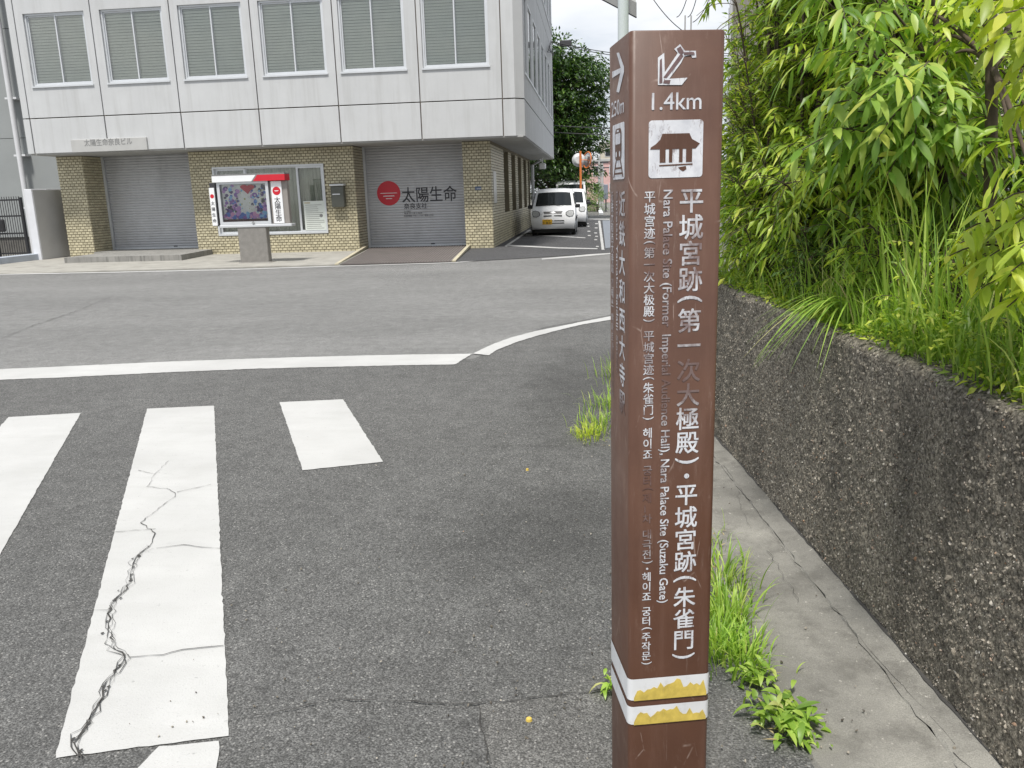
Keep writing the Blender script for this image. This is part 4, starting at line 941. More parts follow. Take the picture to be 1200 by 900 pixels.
mb = MB(); mb.box(-9.42, -9.29, Y0+.04, Y0+.076, .95, 1.86); l3 = mb.build('name_board', 'white', nb_)
mb = MB(); mb.disc((-9.355, Y0+.037, 1.66), .05, X1, Z1, 20); mb.build('company_logo', 'red', l3)
mb = MB(); text_column(mb, '太陽生命', (-9.355, Y0+.037, 1.56), X1, Z1, .1, .14, .015); mb.build('lettering', 'dark', l3)
mb = MB(); mb.tube([(-8.35, Y0-.0, 1.0), (-8.35, Y0-.035, 1.0)], .03, 12); mb.build('lock', 'chrome', nb_)

# ================================================================== LEFT SIDE
fw = thing('boundary_wall', (-16.3, 23.1, 0), 'white rendered boundary wall end beside the black gate', 'wall')
mb = MB(); mb.bbox(-16.43, -16.2, 23.1, 23.75, .0, 2.05, .01); mb.bbox(-16.40, -16.2, 23.755, 26.4, .0, 2.05, .005); mb.build('wall_body', 'fence_white', fw)
mb = MB(); mb.box(-16.2, -16.19, 23.14, 26.3, .03, 2.02); mb.build('wall_shaded_side', 'fence_shaded', fw)  # thin sheet over the street-side face, painted greyer for its shade
kb = tag(slab('low_kerb', [(-16.75, 21.0), (-16.4, 21.0), (-16.15, 26), (-16.5, 26)], -.02, .2, pm('kerb_blue', (.42, .46, .52), .6), bevel=.01), 'low blue grey kerb running up to the boundary wall', 'kerb')
gt_ = thing('iron_gate', (-17.8, 23.2, 0), 'black iron gate with thin upright bars and a lock box', 'gate')
zt = 1.83
for (x, r_) in ((-16.66, .035), (-17.62, .06), (-18.95, .06)):
    mb = MB(); mb.box(x-r_, x+r_, 23.17, 23.25, .0, zt-.0); mb.build('gate_post', 'black', gt_)
for z in (.2, .78, 1.28, 1.74):
    mb = MB(); mb.box(-18.9, -16.7, 23.19, 23.23, z, z+.045); mb.build('rail', 'black', gt_)
mb = MB(); x = -18.88
while x < -16.7: mb.box(x-.006, x+.006, 23.20, 23.215, .1, zt+.03); x += .075
mb.build('bars', 'black', gt_, kind='stuff')
mb = MB(); mb.bbox(-17.56, -17.22, 23.08, 23.19, .86, 1.22, .03); lk = mb.build('lock_box', 'black', gt_)
mb = MB(); mb.box(-17.55, -17.38, 23.06, 23.08, 1.05, 1.075); mb.build('handle', 'chrome', lk)
gb = thing('grey_building', (-20, 27, 0), 'plain grey clad building at the left edge behind the office', 'building')
mb = MB(); mb.box(-33, -14.5, 27.05, 36, 0, 14); mb.build('core_wall', 'plinth', gb)
px0 = [-33, -30, -27, -24, -21, -17.75, -14.5]; pz = [.55, 3.8, 7.2, 10.6, 14]
for i in range(6):
    for j in range(4):
        mb = MB(); mb.bbox(px0[i]+.008, px0[i+1]-.008, 27.0, 27.049, pz[j]+.008, pz[j+1]-.008, .004); mb.build('cladding_panel', 'grey_clad', gb)
mb = MB(); mb.tube([(-18.95, 26.7, 0), (-18.95, 26.7, 14)], .085, 10)
for z in (1.5, 3.2, 5): mb.box(-19.15, -18.75, 26.7, 27.0, z, z+.06)
mb.build('downpipe', 'pipe', gb)

# ================================================================== CARS
def make_car(loc, label, prof, W2, tum, wheels, glassk, H, plate=None, cat='car', front='kei', roofseg=None):
    root = thing('parked_car' if cat == 'car' else 'parked_van', loc, label, cat, 'white vehicles parked in a row beside the office')
    us = [-1, -.985, -.93, -.8, -.5, 0, .5, .8, .93, .985, 1]
    pr_ = np.array(prof, float)
    def pt(y, z, u, off=0):
        wz = W2*(1-tum*max(0, (z-.85)/(H-.85))**1.3)
        if z < .35: wz *= .97
        Lm = pr_[:, 0].max(); bow = .16*abs(u)**3.2*(1 if y < Lm*.35 else (-1 if y > Lm*.8 else 0))*min(1, 1)
        fadef = max(0, 1-y/(Lm*.45)) if y < Lm/2 else max(0, (y-Lm*.8)/(Lm*.2))
        yy = y+(.2*abs(u)**3*fadef if y < Lm/2 else -.12*abs(u)**3*fadef)
        zd = z-(.05*abs(u)**4 if z > H*.9 else .03*abs(u)**4)
        return (u*wz, yy-off, zd)
    mb = MB(); V = [pt(y, z, u) for y, z in prof for u in us]; k = len(us); n = len(prof)
    mb.add(V, [(i*k+j, i*k+j+1, ((i+1) % n)*k+j+1, ((i+1) % n)*k+j) for i in range(n) for j in range(k-1)], 0, True)
    for e in (0, k-1):
        ring = [V[i*k+e] for i in range(n)]; mb.add(ring, [tuple(range(n)) if e else tuple(range(n))[::-1]])
    def tr(mb_): mb_.v = [(a, b_, c) for a, b_, c in mb_.v]; return mb_
    body = mb.build('body', 'carpaint', root, world=False)
    mb = MB(); mb.box(-W2*.86, W2*.86, .25, pr_[:, 0].max()-.2, .1, .34); mb.build('underbody', 'rubber', root, world=False)
    def patch(name, mat, seg, u0, u1, off, par=root, nz=1, t0=0., t1=1., m=8, th=.012):
        (ya, za), (yb, zb) = prof[seg], prof[seg+1]; mb = MB(); V = []
        for a in np.linspace(t0, t1, nz+1):
            for u in np.linspace(u0, u1, m+1):
                q = np.array(pt(ya+(yb-ya)*a, za+(zb-za)*a, u)); nn = np.array([0, -(zb-za), (yb-ya)]); nn /= np.linalg.norm(nn); nn = nn if nn[1] <= 0 or nn[2] > 0 else -nn
                nn = np.array([0, -abs(nn[1]), abs(nn[2])]); V.append(q+nn*off)
        mb.add(V, [(i*(m+1)+j, i*(m+1)+j+1, (i+1)*(m+1)+j+1, (i+1)*(m+1)+j) for i in range(nz) for j in range(m)], 0, True)
        return mb.build(name, mat, par, world=False)
    patch('windscreen', 'carglass', glassk, -.86, .86, .008, nz=2, t0=.06, t1=.93)
    def front_shape(name, mat, P, off=.012, par=root, th=.02):
        mb = MB(); n_ = len(P); q = []
        for (x, z) in P:
            for s in range(n-1):
                (ya, za), (yb, zb) = prof[s], prof[s+1]
                if min(za, zb) <= z <= max(za, zb) and s < glassk: break
            tt = (z-za)/(zb-za+1e-9); y = ya+(yb-ya)*tt; p = pt(y, z, x/W2); q.append((x, p[1]-off, z))
        mb.add(q+[(a, b_+.05, c) for a, b_, c in q], [tuple(range(n_))]+[(i, i+n_, (i+1) % n_+n_, (i+1) % n_) for i in range(n_)])
        return mb.build(name, mat, par, world=False)
    for s in (-1, 1):
        hl = [(s*x*W2, z) for x, z in ((.58, .74), (.62, .69), (.74, .65), (.90, .66), (.955, .76), (.93, .86), (.80, .88), (.66, .85), (.585, .80))]
        h_ = front_shape('headlight', 'dark', hl, .010)
        front_shape('lens', 'lens', [(s*.77*W2+(x-s*.77*W2)*.86, .765+(z-.765)*.86) for x, z in hl], .02, h_)
    W_ = W2
    front_shape('grille', 'black', [(-.42*W_, .82), (-.38*W_, .77), (.38*W_, .77), (.42*W_, .82), (.44*W_, .84), (-.44*W_, .84)], .012)
    front_shape('grille', 'black', [(-.42*W_, .67), (.42*W_, .67), (.42*W_, .71), (-.42*W_, .71)], .012)
    for z in (.42, .50): front_shape('air_slot', 'black', [(-.2*W_, z), (.52*W_, z), (.5*W_, z+.035), (-.2*W_, z+.035)], .010)
    front_shape('bumper_lip', 'rubber', [(-.8*W_, .22), (.8*W_, .22), (.8*W_, .27), (-.8*W_, .27)], .0)
    if plate:
        pl = front_shape('licence_plate', 'plate_yel', [(plate[0]-.17, .40), (plate[0]+.17, .40), (plate[0]+.17, .57), (plate[0]-.17, .57)], .03)
        mb = MB(); yq = min(v.co.y for v in pl.data.vertices)-.004
        text_line(mb, '奈良 480', (plate[0]-.1, yq, .515), X1, Z1, .045, .2, .01); text_line(mb, 'ち 88-04', (plate[0]-.15, yq, .42), X1, Z1, .1, .3, .015); mb.build('lettering', 'black', pl, world=False)
    for s in (-1, 1):
        mb = MB(); xx = s*(W2+.08); mb.bbox(min(xx-.09, xx+.09), max(xx-.09, xx+.09), .95, 1.05, .93, 1.07, .03); mb.tube([(s*W2*.95, 1.02, .97), (xx, 1.0, .98)], .02, 6); mb.build('wing_mirror', 'black', root, world=False)
        # side glass
        mb = MB(); y0, y1, ztop, zb_ = prof[glassk][0]+.42, pr_[:, 0].max()-.35, H-.16, .98
        P = [(y0-.3, zb_), (y1, zb_), (y1-.1, ztop), (y0+.05, ztop)]; V = [(s*(W2*(1-tum*((z-.85)/(H-.85))**1.3)+.006), y, z) for y, z in P]
        mb.add(V, [(0, 1, 2, 3) if s > 0 else (3, 2, 1, 0)]); mb.build('side_window', 'carglass', root, world=False)
        for yw in wheels:
            mb = MB(); r_ = .30; x0_, x1_ = s*(W2-.15), s*(W2+.005); mb.tube([(x0_, yw, r_), (x1_-s*.02, yw, r_), (x1_, yw, r_)], [r_, r_, r_*.93], 24); wh = mb.build('wheel', 'rubber', root, world=False)
            mb = MB(); mb.tube([(x1_-s*.01, yw, r_), (x1_+s*.012, yw, r_)], [r_*.62, r_*.55], 16); mb.build('rim', 'alu', wh, world=False)
    mb = MB(); mb.tube([(-.12, prof[glassk][0]-.05, prof[glassk][1]+.03), (-.55*W2-.2, prof[glassk][0]+.1, prof[glassk][1]+.1)], .008, 5); mb.tube([(.35, prof[glassk][0]-.05, prof[glassk][1]+.03), (-.15, prof[glassk][0]+.1, prof[glassk][1]+.1)], .008, 5); mb.build('wiper', 'black', root, world=False)
    return root
kei = [(.10, .24), (.0, .34), (-.03, .52), (.0, .66), (.05, .80), (.14, .90), (.62, 1.0), (1.05, 1.40), (1.28, 1.56), (1.6, 1.63), (2.5, 1.64), (3.1, 1.60), (3.3, 1.42), (3.4, .95), (3.4, .3), (3.3, .22)]
# front rows sit on seg index; windscreen from 6 to 8
kei2 = kei[:7]+[(1.22, 1.53)]+kei[9:]
make_car((-1.47, 29.6, .01), 'small white car with yellow plate nearest the street corner', kei2, .775, .17, (.6, 2.75), 6, 1.64, plate=(-.2, 0))
make_car((-1.14, 36.2, .01), 'second white car half hidden behind the first one', kei2, .775, .15, (.6, 2.75), 6, 1.64)
van_prof = [(.10, .26), (.0, .36), (-.03, .55), (.0, .75), (.06, .9), (.12, 1.0), (.2, 1.1), (.75, 1.86), (1.1, 2.03), (1.6, 2.08), (3.6, 2.08), (4.2, 2.0), (4.35, 1.2), (4.35, .3), (4.2, .24)]
make_car((-1.27, 44.6, .01), 'tall high-roofed white van behind the two small cars', van_prof[:7]+[(.85, 1.93)]+van_prof[9:], .84, .10, (.7, 3.4), 6, 2.08, cat='van')

# ================================================================== FOLIAGE GENERATORS
def norm(a): return a/(np.linalg.norm(a, axis=-1, keepdims=True)+1e-9)
def leaf_arrays(P, D, Nn, L_, Wd_, droop, fine=True, rg=rng):
    """lens-shaped, folded and drooping leaves at P along D with face normal Nn"""
    D = norm(D); S = norm(np.cross(D, Nn)); Nn = np.cross(S, D); n = len(P)
    st = [(0, .02), (.22, .72), (.5, 1.0), (.78, .62), (1, 0)] if fine else [(0, .0), (.45, 1.0), (1, 0)]
    V = []; L_ = L_[:, None]; Wd_ = Wd_[:, None]; dr = droop[:, None]
    down = np.array([0, 0, -1.])
    for t_, w_ in st:
        c = P+D*L_*t_*(1-.12*dr*t_)+down*L_*dr*t_*t_*.55
        if w_ < .05: V.append(c)
        else: V += [c-S*Wd_*w_*.5+Nn*Wd_*w_*.14, c, c+S*Wd_*w_*.5+Nn*Wd_*w_*.14]
    V = np.stack(V, 1)
    if fine: T = [(0, 1, 2), (0, 2, 3), (1, 4, 5), (1, 5, 2), (2, 5, 6), (2, 6, 3), (4, 7, 8), (4, 8, 5), (5, 8, 9), (5, 9, 6), (7, 10, 8), (8, 10, 9)]
    else: T = [(0, 1, 2), (0, 2, 3), (1, 4, 2), (2, 4, 3)]
    T = np.array(T); F = T[None]+(np.arange(n)*V.shape[1])[:, None, None]
    return V.reshape(-1, 3), F.reshape(-1, 3)
def bez(a, b, c, n=10):
    t_ = np.linspace(0, 1, n)[:, None]; return a*(1-t_)**2+2*b*t_*(1-t_)+c*t_**2
def woody(root_pt, tips, mbw, r0=.02, rg=rng, bend=.25, thin=.003):
    """limbs from a root point to tips; returns polylines"""
    out = []
    for tp in tips:
        a = np.array(root_pt, float)+rg.normal(0, .01, 3); c = np.array(tp, float); m_ = (a+c)/2+np.array([0, 0, bend*np.linalg.norm(c-a)])+rg.normal(0, .05, 3)
        m_[:2] = a[:2]*.65+c[:2]*.35+rg.normal(0, .03, 2)
        ln = bez(a, m_, c, 9); mbw.tube(ln, list(np.linspace(r0, thin, 9)), 6); out.append(ln)
    return out
def twig_leaves(lines, rg, ntw, tl, spacing, ll, lw, droop, up=.2, twig_mb=None, tw_r=.0016, from_=.25, hang=.35):
    P = []; D = []
    for ln in lines:
        for _ in range(ntw):
            t_ = rg.uniform(from_, 1); k = min(int(t_*(len(ln)-1)), len(ln)-2); f = t_*(len(ln)-1)-k; b = ln[k]*(1-f)+ln[k+1]*f
            tan = norm(ln[k+1]-ln[k]); d = norm(rg.normal(0, 1, 3)*np.array([1, 1, .5])+tan*.6+np.array([0, 0, up])); l_ = tl*rg.uniform(.5, 1.2)
            e = b+d*l_+np.array([0, 0, -hang*l_]); m_ = b+d*l_*.55+np.array([0, 0, .05*l_]); tw = bez(b, m_, e, 6)
            if twig_mb is not None: twig_mb.tube(tw, [tw_r*1.4]*3+[tw_r]*3, 3, cap=False)
            n = max(3, int(l_/spacing))
            for j in range(n):
                tt = .15+.85*j/(n-1); kk = min(int(tt*5), 4); ff = tt*5-kk; p = tw[kk]*(1-ff)+tw[kk+1]*ff; ta = norm(tw[kk+1]-tw[kk])
                sd_ = norm(np.cross(ta, np.array([0, 0, 1.])))*(1 if j % 2 else -1)
                dd_ = ta*.8+sd_*.75+rg.normal(0, .25, 3) if j < n-1 else ta
                P.append(p); D.append(dd_+np.array([0, 0, -.25]))
    P = np.array(P); D = np.array(D); n = len(P); Nn = norm(np.array([0, 0, 1.])+rg.normal(0, .45, (n, 3)))
    return P, D, Nn, ll*rg.uniform(.6, 1.2, n), lw*rg.uniform(.75, 1.15, n), droop*rg.uniform(.3, 1.4, n)
def wall_x(y): return WA[0]+wd[0]/wd[1]*(y-WA[1])
def inside(P, mrg=.0): # keep growth from reaching through the wall line
    lim = wall_x(np.clip(P[:, 1], 0, 5.7))+mrg-.02+.10*np.clip(P[:, 2]-1.7, 0, .8)
    return P[:, 0] > lim
def shrub(name, base, tips, label, mat, group, ntw, tl, sp, ll, lw, droop, fine=False, r0=.012, seed=0, up=.2, hang=.35, mrg=0, cat='shrub', from_=.25, twigs=True):
    rg = np.random.default_rng(seed); root = thing(name, base, label, cat, group); mbw = MB()
    lines = woody(base, tips, mbw, r0, rg); tm = mbw if twigs else None
    P, D, Nn, l_, w_, dr = twig_leaves(lines, rg, ntw, tl, sp, ll, lw, droop, up, tm, from_=from_, hang=hang)
    k = inside(P, mrg)
    V, F = leaf_arrays(P[k], D[k], Nn[k], l_[k], w_[k], dr[k], fine); o = fast_mesh('foliage', V, F, [mat], root, kind='stuff')
    mbw.build('stems', 'bark', root); return root
ZB = WH-.02
def rp_(seed, n, x, y, z):
    rg = np.random.default_rng(seed); return [(rg.uniform(*x), rg.uniform(*y), rg.uniform(*z)) for _ in range(n)]
# big leafy hedge mass at the far end of the wall
hl = ['tall light green hedge shrub right beside the brown post', 'tall leafy hedge shrub second from the brown post, by the wall', 'tall leafy hedge shrub behind the wall, third from the post', 'tall hedge shrub deep behind the second one', 'tall hedge shrub at the back left against the beige building', 'dense hedge shrub in the back middle behind the large-leaved branch', 'dense hedge shrub at the back right behind the grey trunk']
cfg = [((1.0, 5.0), (.72, 1.25), (4.4, 5.6)), ((1.05, 4.3), (.80, 1.35), (3.8, 4.9)), ((1.35, 3.9), (.95, 1.6), (3.4, 4.3)), ((1.6, 4.6), (1.2, 2.0), (4.2, 5.2)), ((1.5, 5.4), (.95, 2.0), (5.1, 6.3)), ((2.0, 5.0), (1.7, 2.6), (4.3, 5.9)), ((2.6, 4.9), (2.3, 3.3), (4.2, 5.8))]
for i, ((bx, by), xr, yr) in enumerate(cfg):
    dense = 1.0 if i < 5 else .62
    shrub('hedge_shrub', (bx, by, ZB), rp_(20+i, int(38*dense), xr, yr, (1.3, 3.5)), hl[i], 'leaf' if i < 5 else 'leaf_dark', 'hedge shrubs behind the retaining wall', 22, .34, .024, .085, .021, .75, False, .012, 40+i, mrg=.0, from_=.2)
shrub('hedge_shrub', (.95, 4.7, ZB), rp_(71, 34, (.72, 1.2), (4.1, 5.3), (1.2, 3.4)), 'fine-leaved upright shrub of pale shoots hard against the post side', 'leaf', 'hedge shrubs behind the retaining wall', 26, .22, .018, .06, .013, .45, False, .008, 71, up=.8, hang=.1, mrg=-.03, from_=.12)
# low bushy dark plant at the wall top
shrub('low_bush', (.98, 3.95, ZB), rp_(61, 26, (.84, 1.2), (3.55, 4.4), (1.02, 1.34)), 'low dark green small-leaved bush on the wall top near the post', 'leaf_dark', 'low bushes on the wall top', 9, .12, .013, .034, .013, .3, False, .004, 61, up=.6, mrg=.01)
shrub('low_bush', (1.2, 2.95, ZB), rp_(62, 20, (1.02, 1.4), (2.7, 3.3), (1.0, 1.32)), 'low small-leaved bush halfway along the wall top among grass', 'leaf', 'low bushes on the wall top', 8, .12, .014, .036, .014, .3, False, .004, 62, up=.6, mrg=.01)
shrub('low_bush', (1.28, 2.3, ZB), rp_(63, 16, (1.12, 1.5), (2.1, 2.6), (.98, 1.2)), 'low leafy weed bush on the wall top nearest the right edge', 'leaf_dark', 'low bushes on the wall top', 8, .10, .014, .034, .014, .3, False, .004, 63, up=.6, mrg=.02)
shrub('low_bush', (.9, 4.6, ZB), rp_(64, 24, (.76, 1.15), (4.2, 4.95), (1.05, 1.5)), 'pale green low bush on the wall top farthest along, nearest the post', 'leaf', 'low bushes on the wall top', 9, .14, .015, .045, .013, .4, False, .004, 64, up=.6, mrg=.0)
shrub('low_bush', (1.12, 3.4, ZB), rp_(65, 20, (.98, 1.35), (3.15, 3.7), (1.0, 1.4)), 'bush with narrow leaves on the wall top between dark bush and grass', 'leaf', 'low bushes on the wall top', 8, .15, .016, .055, .014, .5, False, .004, 65, up=.5, mrg=.0)
# mid-ground tree with leaves of its own
def tree_big():
    base = (1.55, 3.5, ZB); root = thing('young_tree', base, 'young tree with long drooping light green leaves and thin dark trunk', 'tree')
    rg = np.random.default_rng(5); mb = MB(); b = np.array(base)
    tr_ = bez(b, PY(1086, 180, 3.45), PY(1098, 60, 3.4), 10); mb.tube(tr_, list(np.linspace(.026, .013, 10)), 8)
    up_ = bez(tr_[-1], PY(1098, -20, 3.4), PY(1075, -90, 3.3), 6); mb.tube(up_, list(np.linspace(.013, .007, 6)), 6)
    hubs = [(1038, 62, 2.95), (1000, 72, 3.0), (1052, 90, 2.85), (1083, 78, 2.95), (1018, 118, 2.9), (985, 100, 3.05), (1062, 62, 3.1), (965, 125, 3.1), (1030, 160, 2.95), (1068, 120, 2.9), (1110, 95, 3.0), (1122, 148, 3.0), (935, 178, 3.2), (1005, 30, 3.0), (1068, 175, 3.0), (975, 150, 3.1), (1095, 165, 3.05), (1040, 205, 3.05)]
    fk = [tr_[4], tr_[5], tr_[6], tr_[7], tr_[8]]; tmpl = []
    for v in range(5):
        Lf, Wf = 1.0, .2+.02*v; V, F = leaf_arrays(np.zeros((1, 3)), np.array([[1., 0, 0]]), np.array([[0, 0, 1.]]), np.array([Lf]), np.array([Wf]), np.array([.15+.12*v]))
        me = bpy.data.meshes.new('leaf'); me.from_pydata(V.tolist(), [], F.tolist()); me.materials.append(M['leaf_big']); me.polygons.foreach_set('use_smooth', [True]*len(F)); tmpl.append(me)
    rl = np.array(root_loc(root)); cnt = 0
    for hi, (px, py, Y_) in enumerate(hubs):
        h = PY(px, py, Y_); a = fk[hi % 5]; ln = bez(a, (a+h)/2+np.array([0, 0, .12]), h, 8); mb.tube(ln, list(np.linspace(.006, .0022, 8)), 5)
        for j in range(16):
            if cnt >= 298: break
            f = .45+.55*(j/15)**.8; k = min(int(f*7), 6); p = ln[k]*(1-(f*7-k))+ln[k+1]*(f*7-k)
            th = j*2.4+rg.uniform(-.3, .3); ta = norm(ln[7]-ln[5]); sd_ = norm(np.cross(ta, [0, 0, 1.])); upv = np.cross(sd_, ta)
            d = norm(ta*.45+sd_*math.cos(th)+upv*math.sin(th)*.45+np.array([-.15, -.15, -.45])); L_ = rg.uniform(.08, .135)
            n_ = norm(np.array([0, -.3, 1.])+rg.normal(0, .25, 3)); s_ = norm(np.cross(n_, d)); n2 = np.cross(d, s_)
            o = bpy.data.objects.new('leaf', tmpl[cnt % 5]); COL.objects.link(o); o.parent = root
            mt = Matrix(((d[0]*L_, s_[0]*L_, n2[0]*L_, p[0]-rl[0]), (d[1]*L_, s_[1]*L_, n2[1]*L_, p[1]-rl[1]), (d[2]*L_, s_[2]*L_, n2[2]*L_, p[2]-rl[2]), (0, 0, 0, 1)))
            o.matrix_local = mt; cnt += 1
    tips = [PY(rg.uniform(940, 1150), rg.uniform(-60, 260), rg.uniform(3.1, 3.7)) for _ in range(26)]
    lines = [bez(fk[i % 5], (fk[i % 5]+t_)/2+np.array([0, 0, .15]), t_, 8) for i, t_ in enumerate(tips)]
    for ln in lines: mb.tube(ln, list(np.linspace(.006, .002, 8)), 4)
    P, D, Nn, l_, w_, dr = twig_leaves(lines, rg, 7, .22, .022, .1, .022, .8, .1, mb, from_=.45)
    V, F = leaf_arrays(P, D, Nn, l_, w_, dr, True); fast_mesh('foliage', V, F, ['leaf_big'], root, kind='stuff', smooth=True)
    mb.build('trunk', 'bark', root)
tree_big()
def leafy(name, base, hubs, mat, label, cat, L_, Wf, seed, nleaf=14, rb=.008, mids=None, spread=.12):
    rg = np.random.default_rng(seed); root = thing(name, base, label, cat); rl = np.array(base); mb = MB(); tmpl = []
    for v in range(4):
        V, F = leaf_arrays(np.zeros((1, 3)), np.array([[1., 0, 0]]), np.array([[0, 0, 1.]]), np.array([1.0]), np.array([Wf*(1+.08*v)]), np.array([.2+.15*v]))
        me = bpy.data.meshes.new('leaf'); me.from_pydata(V.tolist(), [], F.tolist()); me.materials.append(M[mat]); me.polygons.foreach_set('use_smooth', [True]*len(F)); tmpl.append(me)
    cnt = 0
    for hi, h in enumerate(hubs):
        h = np.array(h); b = np.array(base); md = np.array([b[0]*.5+h[0]*.5, b[1]*.5+h[1]*.5, max(h[2], b[2])+.12]) if mids is None else mids
        ln = bez(b, md, h, 14); mb.tube(ln, list(np.linspace(rb, .0016, 14)), 5)
        for j in range(nleaf):
            f = .62+.38*j/(nleaf-1); k = min(int(f*13), 12); p = ln[k]*(1-(f*13-k))+ln[k+1]*(f*13-k); ta = norm(ln[k+1]-ln[k])
            sd_ = norm(np.cross(ta, [0, 0, 1.]))*(1 if j % 2 else -1); d = norm(ta*.6+sd_*.7+rg.normal(0, .2, 3)+np.array([0, 0, -.45])); l2_ = L_*rg.uniform(.7, 1.15)
            n_ = norm(np.array([0, -.2, 1.])+rg.normal(0, .3, 3)); s_ = norm(np.cross(n_, d)); n2 = np.cross(d, s_)
            o = bpy.data.objects.new('leaf', tmpl[cnt % 4]); COL.objects.link(o); o.parent = root; cnt += 1
            o.matrix_local = Matrix(((d[0]*l2_, s_[0]*l2_, n2[0]*l2_, p[0]-rl[0]), (d[1]*l2_, s_[1]*l2_, n2[1]*l2_, p[1]-rl[1]), (d[2]*l2_, s_[2]*l2_, n2[2]*l2_, p[2]-rl[2]), (0, 0, 0, 1)))
    mb.build('stems', 'bark', root); return root
rg = np.random.default_rng(77)
leafy('yellow_green_shrub', (1.45, 2.5, ZB), [PY(px, py, Y_) for px, py, Y_ in ((1112, 300, 2.25), (1130, 270, 2.2), (1150, 248, 2.2), (1175, 235, 2.15), (1190, 262, 2.1), (1160, 300, 2.15), (1185, 318, 2.1), (1150, 338, 2.2), (1180, 360, 2.15), (1196, 290, 2.0), (1205, 340, 2.1), (1140, 310, 2.25), (1125, 285, 2.3), (1165, 270, 2.2))], 'leaf_yel', 'bright yellow green long-leaved shrub leaning over the wall at the right edge', 'shrub', .082, .22, 3, 21)
leafy('overhanging_branch_tree', (1.75, 2.15, ZB), [PY(px, py, Y_) for px, py, Y_ in ((1140, 5, 2.0), (1150, 30, 2.0), (1165, 50, 1.95), (1180, 40, 1.9), (1190, 80, 1.95), (1200, 60, 1.9), (1178, 15, 1.9), (1205, 110, 2.0), (1188, 125, 2.05), (1130, -25, 2.05), (1172, 95, 2.1), (1195, 10, 1.85), (1160, -5, 1.95), (1060, -20, 2.3), (1090, -8, 2.2))], 'leaf_yel', 'small tree whose yellow green leaves hang into the top right corner', 'tree', .085, .24, 4, 19, .014)
# darker standing trunk with side limbs, right
tk = thing('grey_trunk_tree', tuple(PY(1160, 330, 3.1)*[1, 1, 0]+[0, 0, ZB]), 'slender tree with grey upright trunk near the right edge of the bed', 'tree')
mb = MB(); b = np.array(tk.location); tp = PY(1160, -60, 3.15); ln = bez(b, PY(1166, 190, 3.1), tp, 12); mb.tube(ln, list(np.linspace(.026, .018, 12)), 8)
j0 = PY(1163, 78, 3.12); lim = []
for q in [(1120, 62, 3.2), (1105, 40, 3.3), (1080, 10, 3.3), (1190, 190, 2.9), (1215, 230, 2.8), (1135, -30, 3.3), (1225, 60, 3.3), (1210, -20, 3.4)]:
    e_ = PY(*q); l_ = bez(j0, (j0+e_)/2+np.array([0, 0, .05]), e_, 8); mb.tube(l_, list(np.linspace(.012, .004, 8)), 6); lim.append(l_)
mb.build('trunk', 'bark', tk)
P, D, Nn, l_, w_, dr = twig_leaves(lim, rg, 7, .2, .03, .085, .022, .7, .1, None, from_=.5)
V, F = leaf_arrays(P, D, Nn, l_, w_, dr, True); fast_mesh('foliage', V, F, ['leaf'], tk, kind='stuff', smooth=True)
shrub('back_shrub', (1.6, 2.9, ZB), rp_(93, 26, (1.35, 2.0), (2.6, 3.4), (1.1, 2.0)), 'pale leafy shrub filling the bed between the grass and the grey trunk', 'leaf', 'hedge shrubs behind the retaining wall', 10, .24, .024, .075, .018, .7, True, .008, 93)
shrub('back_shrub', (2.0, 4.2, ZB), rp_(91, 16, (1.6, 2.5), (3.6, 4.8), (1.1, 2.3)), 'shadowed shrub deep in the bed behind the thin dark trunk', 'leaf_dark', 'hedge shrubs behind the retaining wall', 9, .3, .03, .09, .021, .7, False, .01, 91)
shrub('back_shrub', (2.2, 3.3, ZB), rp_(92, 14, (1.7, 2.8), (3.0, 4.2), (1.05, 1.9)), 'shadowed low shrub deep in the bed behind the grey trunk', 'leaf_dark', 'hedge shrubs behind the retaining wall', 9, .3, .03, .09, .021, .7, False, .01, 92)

# grass
def blades(P, D, L_, Wd_, bend, n=6, rg=rng):
    """tapered arching blades; D is the lean direction in plan"""
    m_ = len(P); t_ = np.linspace(0, 1, n+1); S = norm(np.cross(D, np.array([0, 0, 1.]))+rg.normal(0, .3, (m_, 3))*[1, 1, 0]); V = []
    for k, tt in enumerate(t_):
        th = bend*tt**1.3; 
        x = L_*np.where(np.abs(bend) < .02, 0, 1)*(tt*.12+ .5*bend*tt**2*.62); zz_ = L_*(tt-.22*bend**1.5*tt**2.6)
        c = P+D*x[:, None]; c[:, 2] += zz_
        w_ = Wd_*(1-tt**2.2)*(0.6+.4*min(1, tt*5)); V += [c-S*w_[:, None]/2, c+S*w_[:, None]/2]
    V = np.stack(V, 1); T = np.array([(2*k, 2*k+1, 2*k+3, 2*k+2) for k in range(n)]); F = T[None]+(np.arange(m_)*(2*n+2))[:, None, None]
    return V.reshape(-1, 3), F.reshape(-1, 4)
def grass_at(pts, lmin, lmax, wmin, wmax, b0, b1, seed, bias=(0, 0)):
    rg = np.random.default_rng(seed); n = len(pts); a = rg.uniform(0, 2*pi, n); D = np.stack([np.cos(a)+bias[0], np.sin(a)+bias[1], 0*a], 1); D = norm(D)
    return blades(np.array(pts, float), D, rg.uniform(lmin, lmax, n), rg.uniform(wmin, wmax, n), rg.uniform(b0, b1, n), rg=rg)
n = 3400; s_ = rng.uniform(-1.6, SE-.2, n); o_ = .05+rng.exponential(.28, n)
pts = np.array([W(a, b_, ZB-.01) for a, b_ in zip(s_, o_)]); tall = vnoise(s_*1.7, o_*2.5, 21)
keep = (s_ < 1.6) | (rng.random(n) < .35); pts = pts[keep]
V, F = grass_at(pts, .12, .42, .004, .009, .2, 1.9, 8, (-.35, -.3)); o = fast_mesh('bed_grass', V, F, ['grass'], kind='stuff'); tag(o, 'rough green grass filling the bed above the wall', 'grass')
